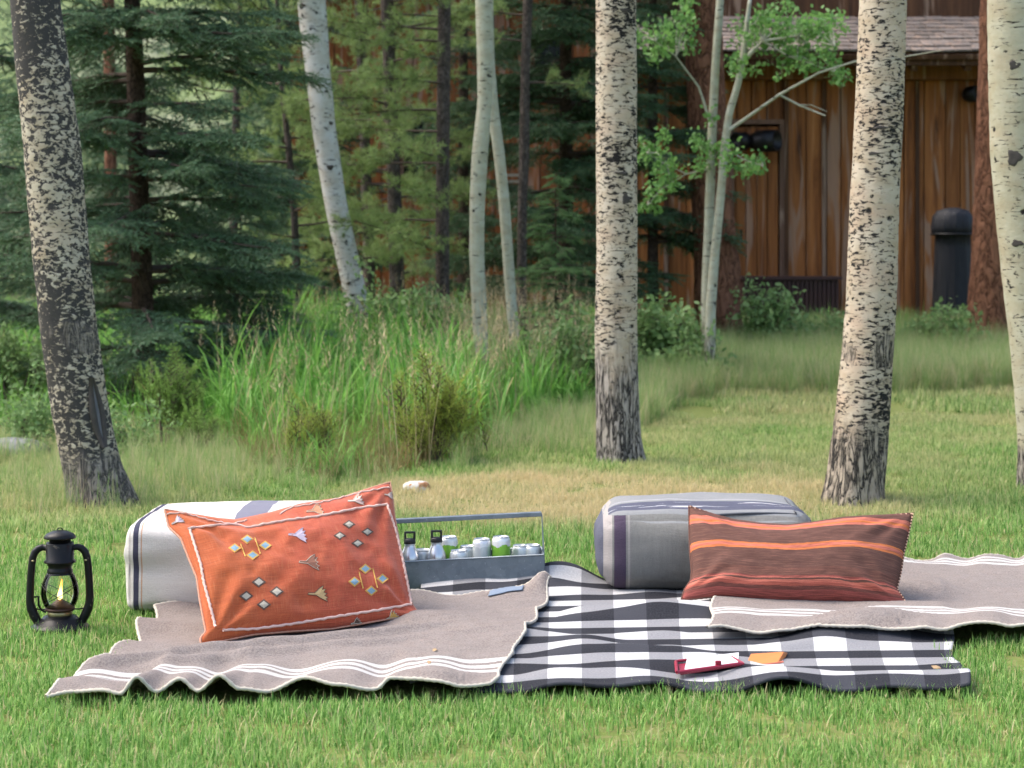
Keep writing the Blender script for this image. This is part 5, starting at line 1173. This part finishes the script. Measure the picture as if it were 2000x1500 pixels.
for s in (-1, 1): MB().tube([(-TL_ / 2, s * TW / 2, TH), (TL_ / 2, s * TW / 2, TH)], .0035, 8).build('rim', M_GALV, tray); MB().tube([(s * TL_ / 2, -TW / 2, TH), (s * TL_ / 2, TW / 2, TH)], .0035, 8).build('rim', M_GALV, tray)
for s in (-1, 1):
    b = MB(); z1 = .226; b.add([(s * (TL_ / 2 + o), y, z) for o in (.0022, .0042) for y, z in ((-.05, .06), (.05, .06), (.018, z1), (-.018, z1))], [(0, 1, 2, 3), (7, 6, 5, 4), (0, 4, 5, 1), (1, 5, 6, 2), (2, 6, 7, 3), (3, 7, 4, 0)]); b.build('bracket', M_GALV, tray, smooth=False)
box_obj('handle', (0, 0, .226), (TL_ + .004, .026, .015), M_GALV, tray, .002)
# bottles and cans standing in the tray
def at_tray(px, row, zl_=0):
    """point on the tray's lengthwise line `row` (metres from the centre line) seen in column px"""
    for t in np.linspace(-TL_ / 2 + .04, TL_ / 2 - .04, 400):
        p = tc + ax * t + ay * row
        if 1000 + p.x * F / p.y >= px: break
    p.z = .016 + zl_ + t * math.sin(tilt); return p
M_STEEL = plain('brushed_steel', (.58, .58, .58), .28, 1.0, var=.08); M_PLAST = plain('black_plastic', (.015, .015, .016), .45)
def bottle(px, row, label):
    o = thing('steel_bottle', label, 'bottle', at_tray(px, row, .006), R(12), 'steel bottles'); h = .012
    MB().lathe([(.004, 0), (.030, 0), (.033, .004), (.033, .086), (.0325, .096), (.029, .108), (.0235, .120), (.0195, .130), (.0175, .136), (.0175, .142), (.012, .142)], 40).build('body', M_STEEL, o)
    MB().lathe([(.0185, .1385), (.0192, .140), (.0185, .142)], 32, cap=False).build('neck_ring', M_STEEL, o)
    MB().lathe([(.004, .1415), (.0185, .1415), (.0195, .143), (.0195, .155), (.017, .158), (.004, .158)], 32).build('cap', M_PLAST, o)
    b = MB(); b.box((-.0155, 0, .166), (.006, .016, .022)).box((.0155, 0, .166), (.006, .016, .022)).box((0, 0, .1785), (.037, .016, .006)); b.build('cap_loop', M_PLAST, o, smooth=False, bevel=.0015)
bottle(800, -.045, 'small steel bottle with black cap touching the orange pillow edge'); bottle(852, -.045, 'small steel bottle with black loop cap standing second from the orange pillow')
def can_mat(name, lo, mid, hi):
    k = Mt(name, .3, .5); k.b.inputs['Metallic'].default_value = .35; p = k.coord(); z = k.sep(p)[2]; n = k.noise(k.map(p, (60, 60, 40)), 1, 2)
    f = k.math('ADD', z, k.math('MULTIPLY', k.math('SUBTRACT', n, .5), .03)); k.col(k.ramp(k.math('DIVIDE', f, .16), [(0, lo), (.55, mid), (.82, hi)], 'CONSTANT')); return k.m
M_CANG = can_mat('green_white_can', (.16, .42, .06), (.22, .48, .05), (.74, .75, .72)); M_CANS = can_mat('silver_can', (.50, .52, .52), (.50, .54, .54), (.66, .67, .68)); M_CANW = can_mat('white_can', (.12, .30, .10), (.60, .63, .62), (.70, .71, .71))
M_ALU = plain('can_lid_aluminium', (.66, .67, .68), .3, .9, var=.05)
def can(px, row, h, mat, label):
    o = thing('drink_can', label, 'can', at_tray(px, row, -.004), random.uniform(0, 6), 'cans in the tray'); r = .031
    MB().lathe([(.004, .002), (.024, 0), (.030, .008), (r, .012), (r, h - .016), (.029, h - .009), (.0262, h - .003)], 36).build('body', mat, o)
    l = MB().lathe([(.0262, h - .0035), (.0272, h - .001), (.0262, h), (.0245, h - .001), (.0235, h - .005), (.004, h - .005)], 36).build('lid', M_ALU, o)
    MB().tube([(.0, .004 + .008 * math.cos(a), h - .0035) if False else (.004 + .009 * math.cos(a), .006 * math.sin(a), h - .0035) for a in np.linspace(0, 6.283, 13)], .0014, 5).build('pull_tab', M_ALU, l)
can(876, .035, .158, M_CANG, 'tall white and green can behind the second steel bottle'); can(941, -.035, .155, M_CANS, 'tall plain silver can left of the green banded can')
can(978, -.040, .160, M_CANG, 'tall can with a bright green band and white top near the tray centre'); can(1017, .0, .122, M_CANW, 'short can whose lid shows just right of the green banded can'); can(1047, -.005, .122, M_CANW, 'short can in the right end corner of the tray')
can(896, -.045, .122, M_CANW, 'short can beside the second steel bottle'); can(914, .03, .124, M_CANS, 'short can half hidden behind the plain silver can'); can(826, -.012, .126, M_CANS, 'short can between the two steel bottles')

# ------------------------------------------------------------------ red card tray and orange box
def ground_xy(px, py, z): v = G(px, py, z); return v
k = Mt('dark_red_plastic', .35, .5); k.col((.27, .012, .035)); M_RED = k.m; M_CARD = plain('white_card', (.6, .59, .58), .7, var=.03); M_ORB = plain('orange_leather', (.62, .20, .05), .55, var=.06)
zt = float(zon(PC, .49, 5.24)[0].max()) + .009
pa, pb, pc, pd = (ground_xy(*q, zt) for q in ((1322, 1312), (1452, 1299), (1428, 1290), (1322, 1299)))
ct = thing('card_tray', 'dark red framed card tray lying on the checked blanket', 'card tray', (0, 0, 0))
fl, frt, bkr, bkl = Vector((pa.x, pa.y, zt - .002)), Vector((pb.x + .0, pb.y, zt + .004)), Vector((pc.x - .005, pc.y + .03, zt + .008)), Vector((pd.x + .0, pd.y + .03, zt + .004))
for a_, b_, r_ in ((fl, frt, .0048), (frt, bkr, .0038), (bkr, bkl, .0038), (bkl, fl, .0045)):
    m_ = [a_.lerp(b_, t) for t in (0, .05, .5, .95, 1)]; MB().tube(m_, [r_ * .8, r_, r_, r_, r_ * .8], 8).build('frame_rail', M_RED, ct)
MB().add([fl + Vector((.01, .012, -.006)), frt + Vector((-.01, .01, -.006)), bkr + Vector((-.005, -.004, -.006)), bkl + Vector((.006, -.008, -.006))] + [fl + Vector((.01, .012, -.009)), frt + Vector((-.01, .01, -.009)), bkr + Vector((-.005, -.004, -.009)), bkl + Vector((.006, -.008, -.009))], [(0, 1, 2, 3), (7, 6, 5, 4), (0, 4, 5, 1), (1, 5, 6, 2), (2, 6, 7, 3), (3, 7, 4, 0)]).build('base_plate', M_RED, ct, smooth=False)
cl = fl.lerp(frt, .62); box_obj('clip', cl + Vector((0, .003, .007)), (.016, .008, .018), M_RED, ct, .003)
cq = [fl.lerp(frt, .12) + Vector((0, .016, .0)), fl.lerp(frt, .93) + Vector((0, .02, .0)), bkr + Vector((.030, .012, .004)), bkl + Vector((.03, .012, .004))]
cd = MB().add([q + Vector((0, 0, .001)) for q in cq] + [q - Vector((0, 0, .003)) for q in cq], [(0, 1, 2, 3), (7, 6, 5, 4), (0, 4, 5, 1), (1, 5, 6, 2), (2, 6, 7, 3), (3, 7, 4, 0)]).build('playing_card', M_CARD, None, smooth=False); tag(cd, 'white cards lying in the dark red framed tray', 'cards')
ol = [Wp(1455, 1301, 5.28), Wp(1520, 1293, 5.30), Wp(1531, 1273, 5.375), Wp(1466, 1277, 5.36)]
e_ = Vector((.012, .06, .012)); ob = thing('orange_card_box', 'orange slip box leaning beside the dark red card tray', 'box', (0, 0, 0))
MB().add(ol + [q + Vector((.018, .045, -.012)) for q in ol], [(0, 1, 2, 3), (7, 6, 5, 4), (0, 4, 5, 1), (1, 5, 6, 2), (2, 6, 7, 3), (3, 7, 4, 0)]).build('sleeve', M_ORB, ob, smooth=False, bevel=.002)
MB().tube([ol[0] + Vector((0, -.001, -.002)), ol[1] + Vector((0, -.001, -.002)), ol[1] + Vector((.014, .004, .0))], .0026, 6).build('edge_trim', plain('coral_trim', (.62, .16, .10), .6), ob)
# small litter on the wool: dry leaf bits
M_BIT = plain('dry_leaf', (.36, .25, .14), .9, var=.3)
def bit(px, py, z, w, label):
    p = G(px, py, z); p.z = max(float(zon(Q_, p.x, p.y)[0][0]) for Q_ in ((PL,) if px < 1000 else (PC,))) + .006; b = MB(); n = 7; vs = [(math.cos(2 * math.pi * q / n) * w, math.sin(2 * math.pi * q / n) * w * .45, .004 * math.sin(q * 2.1)) for q in range(n)] + [(0, 0, .006)]
    o = b.add(vs, [(q, (q + 1) % n, n) for q in range(n)]).build('dry_leaf', M_BIT); o.location = p; o.rotation_euler = (0, .1, px); tag(o, label, 'leaf')
bit(850, 1255, .075, .016, 'dry yellow leaf scrap on the rippled grey blanket'); bit(838, 1288, .07, .008, 'tiny dry leaf crumb on the rippled grey blanket')
bit(1828, 1272, .07, .014, 'pale dry leaf scrap near the right side of the checked blanket')
